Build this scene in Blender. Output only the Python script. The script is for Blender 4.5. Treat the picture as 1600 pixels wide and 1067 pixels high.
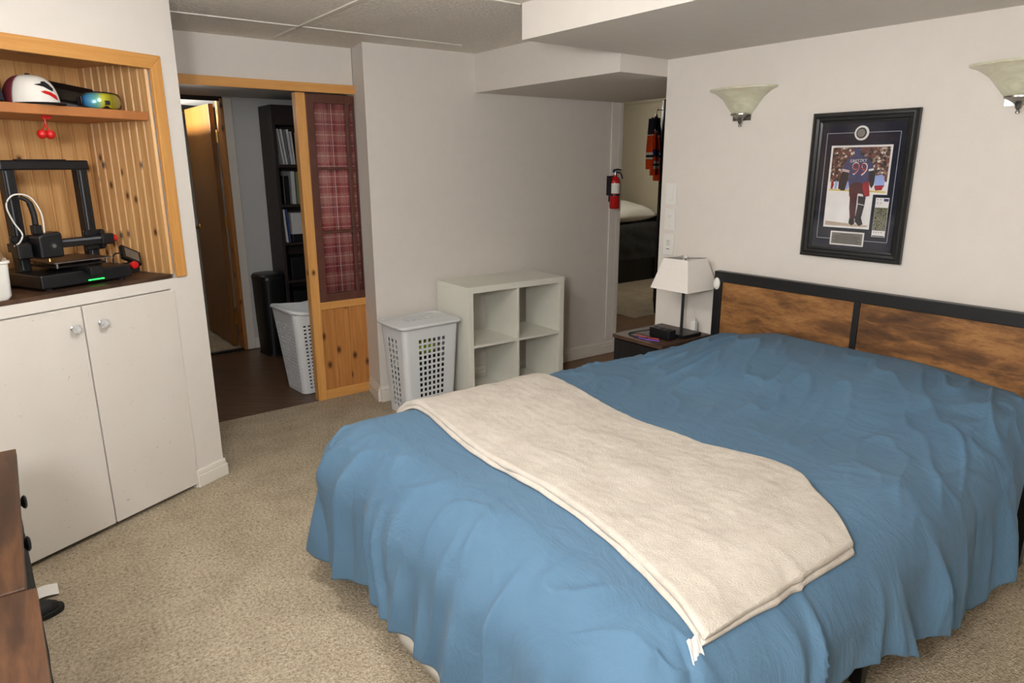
import bpy, bmesh, math, random
from mathutils import Vector, Matrix, noise

for o in list(bpy.data.objects):
    bpy.data.objects.remove(o)
random.seed(7)
scene = bpy.context.scene
C = scene.collection
PI = math.pi

# ------------------------------------------------------------------ camera
cam_data = bpy.data.cameras.new('camera')
cam_data.sensor_width = 36.0
cam_data.lens = 1066.0 / 1600.0 * 36.0
cam_data.clip_start = 0.02
cam = bpy.data.objects.new('camera', cam_data)
C.objects.link(cam)
yaw, pitch, roll = math.radians(37.417), math.radians(14.537), math.radians(-0.223)
fwd = Vector((math.sin(yaw) * math.cos(pitch), math.cos(yaw) * math.cos(pitch), -math.sin(pitch)))
rgt = Vector((math.cos(yaw), -math.sin(yaw), 0))
upv = rgt.cross(fwd)
r2 = rgt * math.cos(roll) + upv * math.sin(roll)
u2 = upv * math.cos(roll) - rgt * math.sin(roll)
m = Matrix((r2, u2, -fwd)).transposed().to_4x4()
m.translation = Vector((0, 0, 1.4957))
cam.matrix_world = m
scene.camera = cam

# ------------------------------------------------------------------ world, lights, exposure
w = bpy.data.worlds.new('world')
scene.world = w
w.use_nodes = True
w.node_tree.nodes['Background'].inputs[0].default_value = (0.9, 0.93, 1, 1)
w.node_tree.nodes['Background'].inputs[1].default_value = 0.02
scene.view_settings.view_transform = 'Standard'
scene.view_settings.look = 'None'
scene.view_settings.gamma = 1
scene.view_settings.use_curve_mapping = False
scene.view_settings.exposure = 0.24


def lamp(name, kind, loc, energy, color=(1, 1, 1), size=0.1, rot=(0, 0, 0), size_y=None):
    d = bpy.data.lights.new(name, kind)
    d.energy = energy
    d.color = color
    if kind == 'AREA':
        d.size = size
        if size_y:
            d.shape = 'RECTANGLE'
            d.size_y = size_y
    else:
        d.shadow_soft_size = size
    o = bpy.data.objects.new(name, d)
    C.objects.link(o)
    o.location = loc
    o.rotation_euler = rot
    return o


lamp('camera_flash', 'POINT', (-0.36, 0.16, 1.66), 92, (0.98, 0.985, 1.0), 0.14)
lamp('overhead_fill', 'POINT', (0.60, 1.80, 1.93), 29, (0.985, 0.98, 0.98), 0.12)  # added fill, fitted to the room's brightness; no fixture hangs here
lamp('hall_light', 'POINT', (1.2, 4.9, 1.85), 1.0, (1.0, 0.95, 0.9), 0.1)
lamp('guest_room_light', 'POINT', (6.0, 5.4, 2.08), 14, (1.0, 0.96, 0.88), 0.12)


# ------------------------------------------------------------------ materials
def lin(c):
    return tuple((v / 255 / 12.92) if v / 255 <= 0.04045 else ((v / 255 + 0.055) / 1.055) ** 2.4 for v in c) + (1,)


class NT:
    def __init__(s, name):
        s.m = bpy.data.materials.new(name)
        s.m.use_nodes = True
        s.t = s.m.node_tree
        s.b = s.t.nodes['Principled BSDF']
        s.out = s.t.nodes['Material Output']

    def n(s, typ, **kw):
        nd = s.t.nodes.new(typ)
        for k, v in kw.items():
            if k.startswith('i_'):
                key = k[2:]
                key = int(key) if key.isdigit() else key
                nd.inputs[key].default_value = v
            else:
                setattr(nd, k, v)
        return nd

    def l(s, a, b):
        s.t.links.new(a, b)

    def coords(s, scale=(1, 1, 1), kind='Object', rand=False):
        tc = s.n('ShaderNodeTexCoord')
        mp = s.n('ShaderNodeMapping')
        mp.inputs['Scale'].default_value = scale
        s.l(tc.outputs[kind], mp.inputs['Vector'])
        if rand:
            oi = s.n('ShaderNodeObjectInfo')
            mu = s.n('ShaderNodeMath', operation='MULTIPLY')
            mu.inputs[1].default_value = 37.0
            s.l(oi.outputs['Random'], mu.inputs[0])
            cx = s.n('ShaderNodeCombineXYZ')
            s.l(mu.outputs[0], cx.inputs[0])
            s.l(mu.outputs[0], cx.inputs[1])
            s.l(mu.outputs[0], cx.inputs[2])
            s.l(cx.outputs[0], mp.inputs['Location'])
        return mp.outputs['Vector']

    def noise(s, vec, scale, detail=3, rough=0.55, dist=0.0):
        nd = s.n('ShaderNodeTexNoise')
        nd.inputs['Scale'].default_value = scale
        nd.inputs['Detail'].default_value = detail
        nd.inputs['Roughness'].default_value = rough
        nd.inputs['Distortion'].default_value = dist
        s.l(vec, nd.inputs['Vector'])
        return nd.outputs['Fac']

    def ramp(s, fac, stops, interp='LINEAR'):
        r = s.n('ShaderNodeValToRGB')
        r.color_ramp.interpolation = interp
        e = r.color_ramp.elements
        while len(e) < len(stops):
            e.new(0.5)
        for k, (p, c) in enumerate(stops):
            e[k].position = p
            e[k].color = c
        s.l(fac, r.inputs['Fac'])
        return r.outputs['Color']

    def mix(s, fac, a, b, mode='MIX'):
        x = s.n('ShaderNodeMix', data_type='RGBA', blend_type=mode)
        for sock, val in ((x.inputs['Factor'], fac), (x.inputs['A'], a), (x.inputs['B'], b)):
            if hasattr(val, 'links') or hasattr(val, 'is_linked'):
                s.l(val, sock)
            else:
                sock.default_value = val
        return x.outputs['Result']

    def math(s, op, a, b=None):
        x = s.n('ShaderNodeMath', operation=op)
        for k, val in enumerate((a, b)):
            if val is None:
                continue
            if hasattr(val, 'is_linked'):
                s.l(val, x.inputs[k])
            else:
                x.inputs[k].default_value = val
        return x.outputs[0]

    def bump(s, h, strength=0.3, dist=0.01):
        b = s.n('ShaderNodeBump')
        b.inputs['Strength'].default_value = strength
        b.inputs['Distance'].default_value = dist
        s.l(h, b.inputs['Height'])
        s.l(b.outputs['Normal'], s.b.inputs['Normal'])

    def col(s, c):
        if hasattr(c, 'is_linked'):
            s.l(c, s.b.inputs['Base Color'])
        else:
            s.b.inputs['Base Color'].default_value = c

    def set(s, rough=0.5, metal=0.0, spec=None, **kw):
        s.b.inputs['Roughness'].default_value = rough
        s.b.inputs['Metallic'].default_value = metal
        if spec is not None:
            s.b.inputs['Specular IOR Level'].default_value = spec
        for k, v in kw.items():
            s.b.inputs[k].default_value = v
        return s.m


M = {}


def plain(name, c, rough=0.5, metal=0.0, bump=None, spec=None, var=0.06):
    t = NT(name)
    v = t.coords()
    f = t.noise(v, 14, 3)
    lo = tuple(x * (1 - var) for x in lin(c)[:3]) + (1,)
    hi = tuple(min(1, x * (1 + var)) for x in lin(c)[:3]) + (1,)
    t.col(t.ramp(f, [(0.3, lo), (0.7, hi)]))
    if bump:
        t.bump(t.noise(v, bump[0], 4), bump[1], bump[2])
    M[name] = t.set(rough, metal, spec)
    return M[name]


plain('wall_paint', (221, 215, 207), 0.75, bump=(160, 0.12, 0.004), var=0.015, spec=0.3)
t = NT('scuffed_paint')
v = t.coords()
f = t.noise(v, 3, 3)
bc = t.ramp(f, [(0.3, lin((216, 209, 200))), (0.7, lin((221, 215, 207)))])
s1 = t.noise(t.coords((9, 9, 30)), 2.2, 2, 0.5, 2.0)
s2 = t.noise(t.coords((34, 34, 11)), 1.3, 2, 0.5, 2.5)
mk = t.math('MAXIMUM', t.math('GREATER_THAN', s1, 0.735), t.math('GREATER_THAN', s2, 0.75))
t.col(t.mix(t.math('MULTIPLY', mk, 0.35), bc, lin((120, 108, 94))))
t.bump(t.noise(v, 160, 3), 0.1, 0.004)
M['scuffed_paint'] = t.set(0.6, 0, 0.35)
plain('grey_wall_paint', (200, 200, 198), 0.75, bump=(160, 0.1, 0.004), var=0.015, spec=0.3)
plain('guest_wall_paint', (208, 198, 174), 0.8, bump=(120, 0.1, 0.004), var=0.02, spec=0.2)
plain('white_trim', (226, 220, 210), 0.45, bump=(60, 0.05, 0.003), var=0.02)
plain('white_plastic', (228, 226, 220), 0.35, var=0.01)
plain('grey_plastic', (224, 227, 229), 0.42, var=0.01)
plain('laminate_white', (234, 233, 221), 0.4, var=0.012)
plain('black_metal', (18, 18, 20), 0.4, var=0.1)
plain('black_plastic', (17, 17, 20), 0.38, var=0.1)
plain('matt_black', (16, 16, 17), 0.8, var=0.1, spec=0.15)
plain('black_rubber', (15, 15, 16), 0.65, bump=(90, 0.2, 0.002), var=0.1)
plain('dark_navy_cloth', (24, 27, 48), 0.9, bump=(400, 0.3, 0.002))
plain('dark_wood', (38, 26, 22), 0.5, bump=(40, 0.1, 0.003), var=0.2)
plain('red_brown_wood', (92, 52, 40), 0.5, bump=(30, 0.15, 0.003), var=0.2)
plain('shelf_wood', (176, 112, 62), 0.5, bump=(30, 0.1, 0.003), var=0.12)
plain('pewter', (150, 146, 140), 0.3, 1.0)
plain('brass', (176, 140, 80), 0.3, 1.0)
plain('steel', (170, 170, 172), 0.3, 1.0)
plain('red_plastic', (200, 24, 24), 0.35)
plain('red_enamel', (190, 22, 26), 0.22)
plain('burgundy_cloth', (110, 30, 44), 0.9, bump=(400, 0.3, 0.002))
plain('white_cloth', (232, 228, 220), 0.9, bump=(300, 0.3, 0.002), var=0.02)
plain('paper_white', (236, 234, 228), 0.7, var=0.01)
plain('green_cloth', (150, 176, 40), 0.9, bump=(200, 0.3, 0.004))
plain('black_cloth', (22, 22, 24), 0.95, bump=(200, 0.3, 0.004), var=0.15)
plain('charcoal_bedding', (50, 50, 48), 0.95, bump=(24, 0.35, 0.03), var=0.15)
plain('orange_cloth', (226, 74, 22), 0.9, bump=(300, 0.2, 0.002))
plain('blue_cloth', (30, 44, 100), 0.9, bump=(300, 0.2, 0.002))
plain('tan_card', (178, 134, 78), 0.8)
plain('ebony_frame', (26, 27, 28), 0.3, var=0.1)
plain('navy_mat', (27, 30, 46), 0.95, bump=(500, 0.2, 0.001), var=0.12)
plain('silver_print', (170, 172, 180), 0.4)
plain('switch_grey', (196, 192, 184), 0.4)
plain('skin_tan_board', (190, 170, 150), 0.6)
plain('violet_cable', (120, 76, 200), 0.4)
plain('red_cable', (196, 52, 48), 0.4)
plain('grey_cable', (150, 148, 144), 0.5)
plain('print_blue', (58, 60, 98), 0.6, var=0.3)
plain('print_red', (150, 24, 32), 0.6, var=0.25)
plain('print_dark', (34, 26, 34), 0.6, var=0.3)
plain('print_maroon', (70, 18, 24), 0.6, var=0.3)
plain('print_white', (230, 228, 226), 0.6)
plain('print_pale_blue', (150, 170, 220), 0.6)
plain('print_yellow', (214, 190, 60), 0.6)
plain('plaque_grey', (128, 126, 120), 0.35, 0.5, var=0.15)
plain('puck_black', (52, 50, 44), 0.5, var=0.3)
plain('binder_white', (196, 196, 196), 0.5)
plain('binder_green', (120, 130, 96), 0.6)
plain('binder_blue', (40, 60, 120), 0.5)
plain('tin_grey', (96, 100, 106), 0.4)


def glass(name, c, rough=0.05, ior=1.45, alpha=None):
    t = NT(name)
    t.col(lin(c))
    t.set(rough, 0, None, IOR=ior)
    t.b.inputs['Transmission Weight'].default_value = 0.55
    M[name] = t.m


glass('crystal', (240, 240, 240), 0.05)

# thin clear pane (window glass / picture glass): mostly clear with a reflection
t = NT('clear_pane')
tr = t.n('ShaderNodeBsdfTransparent')
gl = t.n('ShaderNodeBsdfGlossy')
gl.inputs['Roughness'].default_value = 0.08
fr = t.n('ShaderNodeFresnel')
fr.inputs['IOR'].default_value = 1.45
mx = t.n('ShaderNodeMixShader')
t.l(fr.outputs[0], mx.inputs[0])
t.l(tr.outputs[0], mx.inputs[1])
t.l(gl.outputs[0], mx.inputs[2])
t.l(mx.outputs[0], t.out.inputs['Surface'])
M['clear_pane'] = t.m

# smoky clear plastic of filament spool
t = NT('smoke_plastic')
t.col(lin((150, 120, 90)))
t.set(0.15, 0, None)
t.b.inputs['Alpha'].default_value = 0.55
M['smoke_plastic'] = t.m

# emissive
for nm, c, e in (('led_green', (40, 255, 90), 3.0), ('led_white', (255, 230, 200), 3.0)):
    t = NT(nm)
    t.col(lin(c))
    t.b.inputs['Emission Color'].default_value = lin(c)
    t.b.inputs['Emission Strength'].default_value = e
    M[nm] = t.m

# textured ceiling
t = NT('ceiling_texture')
v = t.coords()
vo = t.n('ShaderNodeTexVoronoi')
vo.inputs['Scale'].default_value = 55
t.l(v, vo.inputs['Vector'])
t.col(t.ramp(t.noise(v, 60, 3), [(0.3, lin((224, 218, 208))), (0.7, lin((234, 228, 218)))]))
t.bump(t.math('ADD', vo.outputs['Distance'], t.noise(v, 90, 2)), 0.55, 0.012)
M['ceiling_texture'] = t.set(0.9, 0, 0.2)

# carpet
t = NT('carpet')
v = t.coords()
tuft = t.n('ShaderNodeTexVoronoi')
tuft.inputs['Scale'].default_value = 130
t.l(t.coords((1, 1.5, 1)), tuft.inputs['Vector'])
big = t.noise(v, 5.5, 4, 0.6)
mid = t.noise(v, 85, 4, 0.7)
base = t.ramp(mid, [(0.3, lin((142, 126, 102))), (0.5, lin((188, 174, 150))), (0.7, lin((214, 202, 181)))])
tone = t.ramp(big, [(0.35, (0.84, 0.83, 0.82, 1)), (0.62, (1, 1, 1, 1))])
c1 = t.mix(1.0, base, tone, 'MULTIPLY')
sp = t.noise(v, 150, 2, 0.5)
spm = t.ramp(sp, [(0.64, (0, 0, 0, 1)), (0.70, (1, 1, 1, 1))])
c2 = t.mix(spm, c1, lin((120, 98, 72)))
sp2 = t.noise(t.coords((1.3, 1, 1)), 88, 1, 0.5)
c3 = t.mix(t.ramp(sp2, [(0.72, (0, 0, 0, 1)), (0.76, (1, 1, 1, 1))]), c2, lin((66, 48, 38)))
t.col(c3)
t.bump(t.math('ADD', tuft.outputs['Distance'], mid), 0.6, 0.010)
M['carpet'] = t.set(0.97, 0, 0.05)

# brown hall floor (sheet vinyl with plank look)
def floor_mat(name, lo, hi, ang, scl):
    t = NT(name)
    tc = t.n('ShaderNodeTexCoord')
    mp = t.n('ShaderNodeMapping')
    mp.inputs['Rotation'].default_value = (0, 0, math.radians(ang))
    t.l(tc.outputs['Object'], mp.inputs['Vector'])
    mp2 = t.n('ShaderNodeMapping')
    mp2.inputs['Scale'].default_value = (1.2, 14, 1)
    t.l(mp.outputs[0], mp2.inputs['Vector'])
    g = t.noise(mp2.outputs[0], scl, 5, 0.6, 0.5)
    t.col(t.ramp(g, [(0.3, lin(lo)), (0.7, lin(hi))]))
    t.bump(g, 0.08, 0.004)
    M[name] = t.set(0.38, 0, 0.4)


floor_mat('hall_vinyl', (70, 50, 34), (108, 80, 56), 40, 3)
floor_mat('passage_laminate', (104, 74, 48), (150, 112, 74), 0, 4)


# pine with grain along local Z and dark knots
def pine(name, lo, hi, knot=(84, 50, 24), kscale=7.0, rough=0.42, grain=(42, 42, 2.2), kst=(1, 1, 0.62), kcut=0.1):
    t = NT(name)
    v = t.coords(grain, rand=True)
    g = t.noise(v, 1.0, 5, 0.62, 0.9)
    c = t.ramp(g, [(0.28, lin(lo)), (0.5, lin(tuple((a + b) / 2 for a, b in zip(lo, hi)))), (0.74, lin(hi))])
    kv = t.coords(kst, rand=True)
    sp_ = t.n('ShaderNodeSeparateXYZ')
    t.l(kv, sp_.inputs[0])
    cb = t.n('ShaderNodeCombineXYZ')
    if kst[0] < 1:
        t.l(sp_.outputs[0], cb.inputs[0])
        t.l(t.math('ADD', sp_.outputs[1], sp_.outputs[2]), cb.inputs[1])
    else:
        t.l(t.math('ADD', sp_.outputs[0], sp_.outputs[1]), cb.inputs[0])
        t.l(sp_.outputs[2], cb.inputs[1])
    vo = t.n('ShaderNodeTexVoronoi', voronoi_dimensions='2D')
    vo.inputs['Scale'].default_value = kscale
    t.l(cb.outputs[0], vo.inputs['Vector'])
    km = t.ramp(vo.outputs['Distance'], [(kcut * 0.45, (1, 1, 1, 1)), (kcut, (0.35, 0.35, 0.35, 1)), (kcut * 1.5, (0, 0, 0, 1))])
    c = t.mix(km, c, lin(knot))
    oi = t.n('ShaderNodeObjectInfo')
    tone = t.ramp(oi.outputs['Random'], [(0, (0.88, 0.86, 0.82, 1)), (1, (1.0, 1.0, 1.0, 1))])
    c = t.mix(1.0, c, tone, 'MULTIPLY')
    t.col(c)
    t.bump(g, 0.06, 0.003)
    M[name] = t.set(rough, 0, 0.45)


pine('pine_board', (196, 146, 90), (226, 182, 124), kscale=7.0, kcut=0.075)
pine('pine_trim', (206, 146, 76), (228, 172, 102), kscale=3.0, kcut=0.035)
pine('pine_trim_x', (206, 146, 76), (228, 172, 102), kscale=3.0, grain=(2.2, 42, 42), kst=(0.42, 1, 1), kcut=0.035)
pine('pine_orange', (172, 112, 54), (204, 144, 82), kscale=6.5, kcut=0.1)
pine('veneer_door', (120, 78, 34), (146, 98, 46), kscale=0.5, kcut=0.001)


# rustic brown wood, grain along a chosen local axis
def rustic(name, grain, cols, scl=1.0):
    t = NT(name)
    v = t.coords(grain, rand=True)
    g = t.noise(v, 1.2 * scl, 6, 0.65, 0.6)
    big = t.noise(t.coords(tuple(0.35 * x if x > 3 else x for x in grain), rand=True), 1.1, 3, 0.6, 0.8)
    c = t.ramp(t.math('ADD', t.math('MULTIPLY', g, 0.55), t.math('MULTIPLY', big, 0.45)),
               [(0.34, lin(cols[0])), (0.46, lin(cols[1])), (0.56, lin(cols[2])), (0.68, lin(cols[3]))])
    fine = t.noise(t.coords(tuple(2.2 * x for x in grain), rand=True), 2.4, 4, 0.75, 0.6)
    c = t.mix(1.0, c, t.ramp(fine, [(0.32, (0.66, 0.63, 0.60, 1)), (0.6, (1, 1, 1, 1))]), 'MULTIPLY')
    t.col(c)
    t.bump(g, 0.06, 0.004)
    M[name] = t.set(0.45, 0, 0.4)


rustic('rustic_y', (9, 4.2, 18), [(66, 44, 30), (112, 76, 44), (154, 108, 62), (178, 130, 80)])
rustic('rustic_dresser', (14, 1.6, 9), [(46, 31, 23), (64, 43, 30), (90, 60, 39), (110, 75, 47)])
rustic('rustic_dark', (9, 2.2, 12), [(52, 38, 30), (70, 50, 38), (88, 64, 48), (104, 78, 58)])

# blue duvet cotton
t = NT('duvet_cotton')
v = t.coords()
t.col(t.ramp(t.noise(v, 3.0, 3), [(0.3, lin((81, 111, 136))), (0.7, lin((88, 119, 144)))]))
wr = t.noise(t.coords((3.2, 1.4, 1.4)), 3.2, 5, 0.6, 1.2)
weave = t.noise(v, 420, 2)
t.bump(t.math('ADD', t.math('MULTIPLY', wr, 1.0), t.math('MULTIPLY', weave, 0.06)), 0.32, 0.03)
M['duvet_cotton'] = t.set(0.85, 0, 0.2)
M['duvet_cotton'].node_tree.nodes['Principled BSDF'].inputs['Sheen Weight'].default_value = 0.05

# cream fleece
t = NT('fleece')
v = t.coords()
t.col(t.ramp(t.noise(v, 9, 5, 0.7), [(0.3, lin((190, 181, 169))), (0.7, lin((208, 200, 189)))]))
t.bump(t.math('ADD', t.noise(v, 230, 3, 0.7), t.math('MULTIPLY', t.noise(v, 14, 4), 1.6)), 0.55, 0.008)
M['fleece'] = t.set(0.95, 0, 0.1)

# alabaster glass of the wall sconces
t = NT('alabaster')
v = t.coords((1, 1, 2.5))
t.col(t.ramp(t.noise(v, 7, 4, 0.6, 1.5), [(0.3, lin((196, 192, 166))), (0.7, lin((222, 219, 198)))]))
t.set(0.3, 0, 0.5)
t.b.inputs['Subsurface Weight'].default_value = 0.15
M['alabaster'] = t.m

# lamp shade linen
t = NT('shade_linen')
v = t.coords()
t.col(t.ramp(t.noise(t.coords((120, 120, 400)), 1, 2), [(0.3, lin((226, 220, 212))), (0.7, lin((238, 233, 226)))]))
t.set(0.9, 0, 0.1)
M['shade_linen'] = t.m

# red plaid fabric: a woven print, lines in local x and z
t = NT('red_plaid')
tc = t.n('ShaderNodeTexCoord')
sx = t.n('ShaderNodeSeparateXYZ')
t.l(tc.outputs['Object'], sx.inputs[0])


def lines(sock, period, width, off=0.0):
    f = t.math('FRACT', t.math('ADD', t.math('DIVIDE', sock, period), off + 50.0))
    return t.math('LESS_THAN', f, width / period)


thin = t.math('MAXIMUM', lines(sx.outputs[0], 0.056, 0.0035), lines(sx.outputs[2], 0.062, 0.0035))
thin = t.math('MAXIMUM', thin, lines(sx.outputs[0], 0.112, 0.003, 0.12))
band = t.math('ADD', lines(sx.outputs[0], 0.112, 0.05, 0.3), lines(sx.outputs[2], 0.124, 0.06, 0.3))
base = t.ramp(t.math('MULTIPLY', band, 0.5), [(0.0, lin((164, 104, 98))), (0.5, lin((150, 76, 76))), (1.0, lin((126, 50, 54)))])
t.col(t.mix(t.math('MULTIPLY', thin, 0.7), base, lin((222, 190, 180))))
M['red_plaid'] = t.set(0.9, 0, 0.1)

# crowd photograph print: blotchy arena crowd
t = NT('crowd_print')
v = t.coords()
vo = t.n('ShaderNodeTexVoronoi')
vo.inputs['Scale'].default_value = 110
t.l(v, vo.inputs['Vector'])
bw = t.n('ShaderNodeSeparateColor')
t.l(vo.outputs['Color'], bw.inputs[0])
t.col(t.ramp(bw.outputs[0], [(0.0, lin((40, 26, 24))), (0.3, lin((84, 56, 46))), (0.55, lin((120, 62, 54))), (0.75, lin((150, 128, 108))), (0.93, lin((214, 204, 192)))], 'CONSTANT'))
M['crowd_print'] = t.set(0.5)

t = NT('ticket_print')
v = t.coords()
t.col(t.ramp(t.noise(v, 95, 3, 0.6, 2.5), [(0.36, lin((40, 40, 44))), (0.48, lin((150, 150, 96))), (0.56, lin((92, 84, 120))), (0.66, lin((196, 190, 170)))], 'CONSTANT'))
M['ticket_print'] = t.set(0.5)

# iridescent goggle lens: dichroic tint across its width
t = NT('goggle_lens')
tc = t.n('ShaderNodeTexCoord')
sx = t.n('ShaderNodeSeparateXYZ')
t.l(tc.outputs['Object'], sx.inputs[0])
f = t.math('ADD', t.math('MULTIPLY', sx.outputs[0], 6.5), 0.5)
t.col(t.ramp(f, [(0.05, lin((40, 110, 170))), (0.28, lin((90, 160, 150))), (0.42, lin((190, 190, 50))), (0.65, lin((150, 140, 30))), (0.95, lin((170, 160, 110)))]))
M['goggle_lens'] = t.set(0.2, 0.25)


# ------------------------------------------------------------------ geometry helpers
def xf(pt, mat):
    return mat @ Vector(pt) if mat else Vector(pt)


class MB:
    def __init__(s):
        s.v = []
        s.f = []
        s.mi = []

    def add(s, vs, fs, mi=0):
        o = len(s.v)
        s.v += [tuple(p) for p in vs]
        s.f += [tuple(i + o for i in f) for f in fs]
        s.mi += [mi] * len(fs)
        return s

    def box(s, x0, x1, y0, y1, z0, z1, mat=None, mi=0):
        vs = [xf(p, mat) for p in ((x0, y0, z0), (x1, y0, z0), (x1, y1, z0), (x0, y1, z0),
                                   (x0, y0, z1), (x1, y0, z1), (x1, y1, z1), (x0, y1, z1))]
        return s.add(vs, [(0, 3, 2, 1), (4, 5, 6, 7), (0, 1, 5, 4), (1, 2, 6, 5), (2, 3, 7, 6), (3, 0, 4, 7)], mi)

    def prism(s, poly, z0, z1, mat=None, mi=0):      # polygon in xy, extruded along z
        n = len(poly)
        area = sum(poly[i][0] * poly[(i + 1) % n][1] - poly[(i + 1) % n][0] * poly[i][1] for i in range(n))
        if area < 0:
            poly = poly[::-1]
        vs = [xf((p[0], p[1], z0), mat) for p in poly] + [xf((p[0], p[1], z1), mat) for p in poly]
        fs = [tuple(range(n - 1, -1, -1)), tuple(range(n, 2 * n))]
        fs += [(i, (i + 1) % n, n + (i + 1) % n, n + i) for i in range(n)]
        return s.add(vs, fs, mi)

    def lathe(s, prof, seg=24, mat=None, a0=0.0, a1=2 * PI, mi=0):   # profile (r,z)
        full = abs(a1 - a0 - 2 * PI) < 1e-6
        cols = seg if full else seg + 1
        vs = []
        for j in range(cols):
            a = a0 + (a1 - a0) * j / seg
            for r, z in prof:
                vs.append(xf((r * math.cos(a), r * math.sin(a), z), mat))
        n = len(prof)
        fs = []
        for j in range(seg):
            k = (j + 1) % cols
            for i in range(n - 1):
                fs.append((j * n + i, k * n + i, k * n + i + 1, j * n + i + 1))
        return s.add(vs, fs, mi)

    def tube(s, pts, r, seg=8, caps=True, mi=0):
        pts = [Vector(p) for p in pts]
        n = len(pts)
        vs = []
        for i, p in enumerate(pts):
            tan = (pts[min(i + 1, n - 1)] - pts[max(i - 1, 0)]).normalized()
            ref = Vector((0, 0, 1)) if abs(tan.z) < 0.9 else Vector((1, 0, 0))
            a = tan.cross(ref).normalized()
            b = tan.cross(a)
            rr = r[i] if isinstance(r, (list, tuple)) else r
            for k in range(seg):
                th = 2 * PI * k / seg
                vs.append(p + a * (rr * math.cos(th)) + b * (rr * math.sin(th)))
        fs = []
        for i in range(n - 1):
            for k in range(seg):
                k2 = (k + 1) % seg
                fs.append((i * seg + k, i * seg + k2, (i + 1) * seg + k2, (i + 1) * seg + k))
        if caps:
            fs.append(tuple(range(seg - 1, -1, -1)))
            fs.append(tuple((n - 1) * seg + k for k in range(seg)))
        return s.add(vs, fs, mi)

    def build(s, name, mat, parent=None, bevel=0.0, smooth=False, loc=None, seg=2):
        me = bpy.data.meshes.new(name)
        me.from_pydata(s.v, [], s.f)
        bm = bmesh.new()
        bm.from_mesh(me)
        if bevel:
            bmesh.ops.remove_doubles(bm, verts=bm.verts, dist=1e-6)
        bmesh.ops.recalc_face_normals(bm, faces=bm.faces)
        bm.to_mesh(me)
        bm.free()
        mats = mat if isinstance(mat, (list, tuple)) else [mat]
        for x in mats:
            me.materials.append(M[x] if isinstance(x, str) else x)
        if len(mats) > 1 and len(me.polygons) == len(s.mi):
            me.polygons.foreach_set('material_index', s.mi)
        if smooth:
            me.polygons.foreach_set('use_smooth', [True] * len(me.polygons))
        o = bpy.data.objects.new(name, me)
        C.objects.link(o)
        if parent is not None:
            o.parent = parent
        if loc is not None:
            o.location = loc
        if bevel:
            b = o.modifiers.new('bevel', 'BEVEL')
            b.width = bevel
            b.segments = seg
            b.limit_method = 'ANGLE'
            b.angle_limit = math.radians(35)
        if smooth:
            md = o.modifiers.new('edge', 'EDGE_SPLIT')
            md.split_angle = math.radians(48)
        return o


def tag(o, label=None, cat=None, group=None, kind=None):
    if label:
        o['label'] = label
    if cat:
        o['category'] = cat
    if group:
        o['group'] = group
    if kind:
        o['kind'] = kind
    return o


def thing(name, label, cat, loc=(0, 0, 0), rz=0.0, group=None, parent=None):
    o = bpy.data.objects.new(name, None)
    o.empty_display_size = 0.05
    C.objects.link(o)
    o.location = loc
    o.rotation_euler = (0, 0, rz)
    return tag(o, label, cat, group)


def struct(o):
    o['kind'] = 'structure'
    return o


def copy_tree(o, parent=None):
    c = o.copy()
    C.objects.link(c)
    if parent:
        c.parent = parent
    for ch in list(o.children):
        copy_tree(ch, c)
    return c


def box(name, mat, x0, x1, y0, y1, z0, z1, parent=None, bevel=0.0, smooth=False, centre=False):
    if centre:
        cx, cy, cz = (x0 + x1) / 2, (y0 + y1) / 2, (z0 + z1) / 2
        return MB().box(x0 - cx, x1 - cx, y0 - cy, y1 - cy, z0 - cz, z1 - cz).build(name, mat, parent, bevel, smooth, (cx, cy, cz))
    return MB().box(x0, x1, y0, y1, z0, z1).build(name, mat, parent, bevel, smooth)


def text_mesh(name, body, size, mat, parent, matrix, depth=0.0008):
    cu = bpy.data.curves.new(name, 'FONT')
    cu.body = body
    cu.size = size
    cu.align_x = 'CENTER'
    cu.align_y = 'CENTER'
    cu.extrude = depth
    tmp = bpy.data.objects.new(name + '_tmp', cu)
    C.objects.link(tmp)
    bpy.context.view_layer.update()
    dg = bpy.context.evaluated_depsgraph_get()
    me = bpy.data.meshes.new_from_object(tmp.evaluated_get(dg))
    bpy.data.objects.remove(tmp)
    me.materials.clear()
    me.materials.append(M[mat])
    o = bpy.data.objects.new(name, me)
    C.objects.link(o)
    o.parent = parent
    o.matrix_local = matrix
    return o


def smoothpts(pts, n=8):
    P = [Vector(p) for p in pts]
    out = []
    for i in range(len(P) - 1):
        p0, p1, p2, p3 = P[max(i - 1, 0)], P[i], P[i + 1], P[min(i + 2, len(P) - 1)]
        for k in range(n):
            t_ = k / n
            out.append(0.5 * ((2 * p1) + (p2 - p0) * t_ + (2 * p0 - 5 * p1 + 4 * p2 - p3) * t_ ** 2 + (3 * p1 - p0 - 3 * p2 + p3) * t_ ** 3))
    out.append(P[-1])
    return out


def sst(a, b, x):
    t_ = max(0.0, min(1.0, (x - a) / (b - a)))
    return t_ * t_ * (3 - 2 * t_)


# ================================================================== THE SETTING
ZC = 2.18
XR = 3.015
ANG = math.radians(26)
P0 = Vector((0.760, 3.368, 0))

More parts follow.
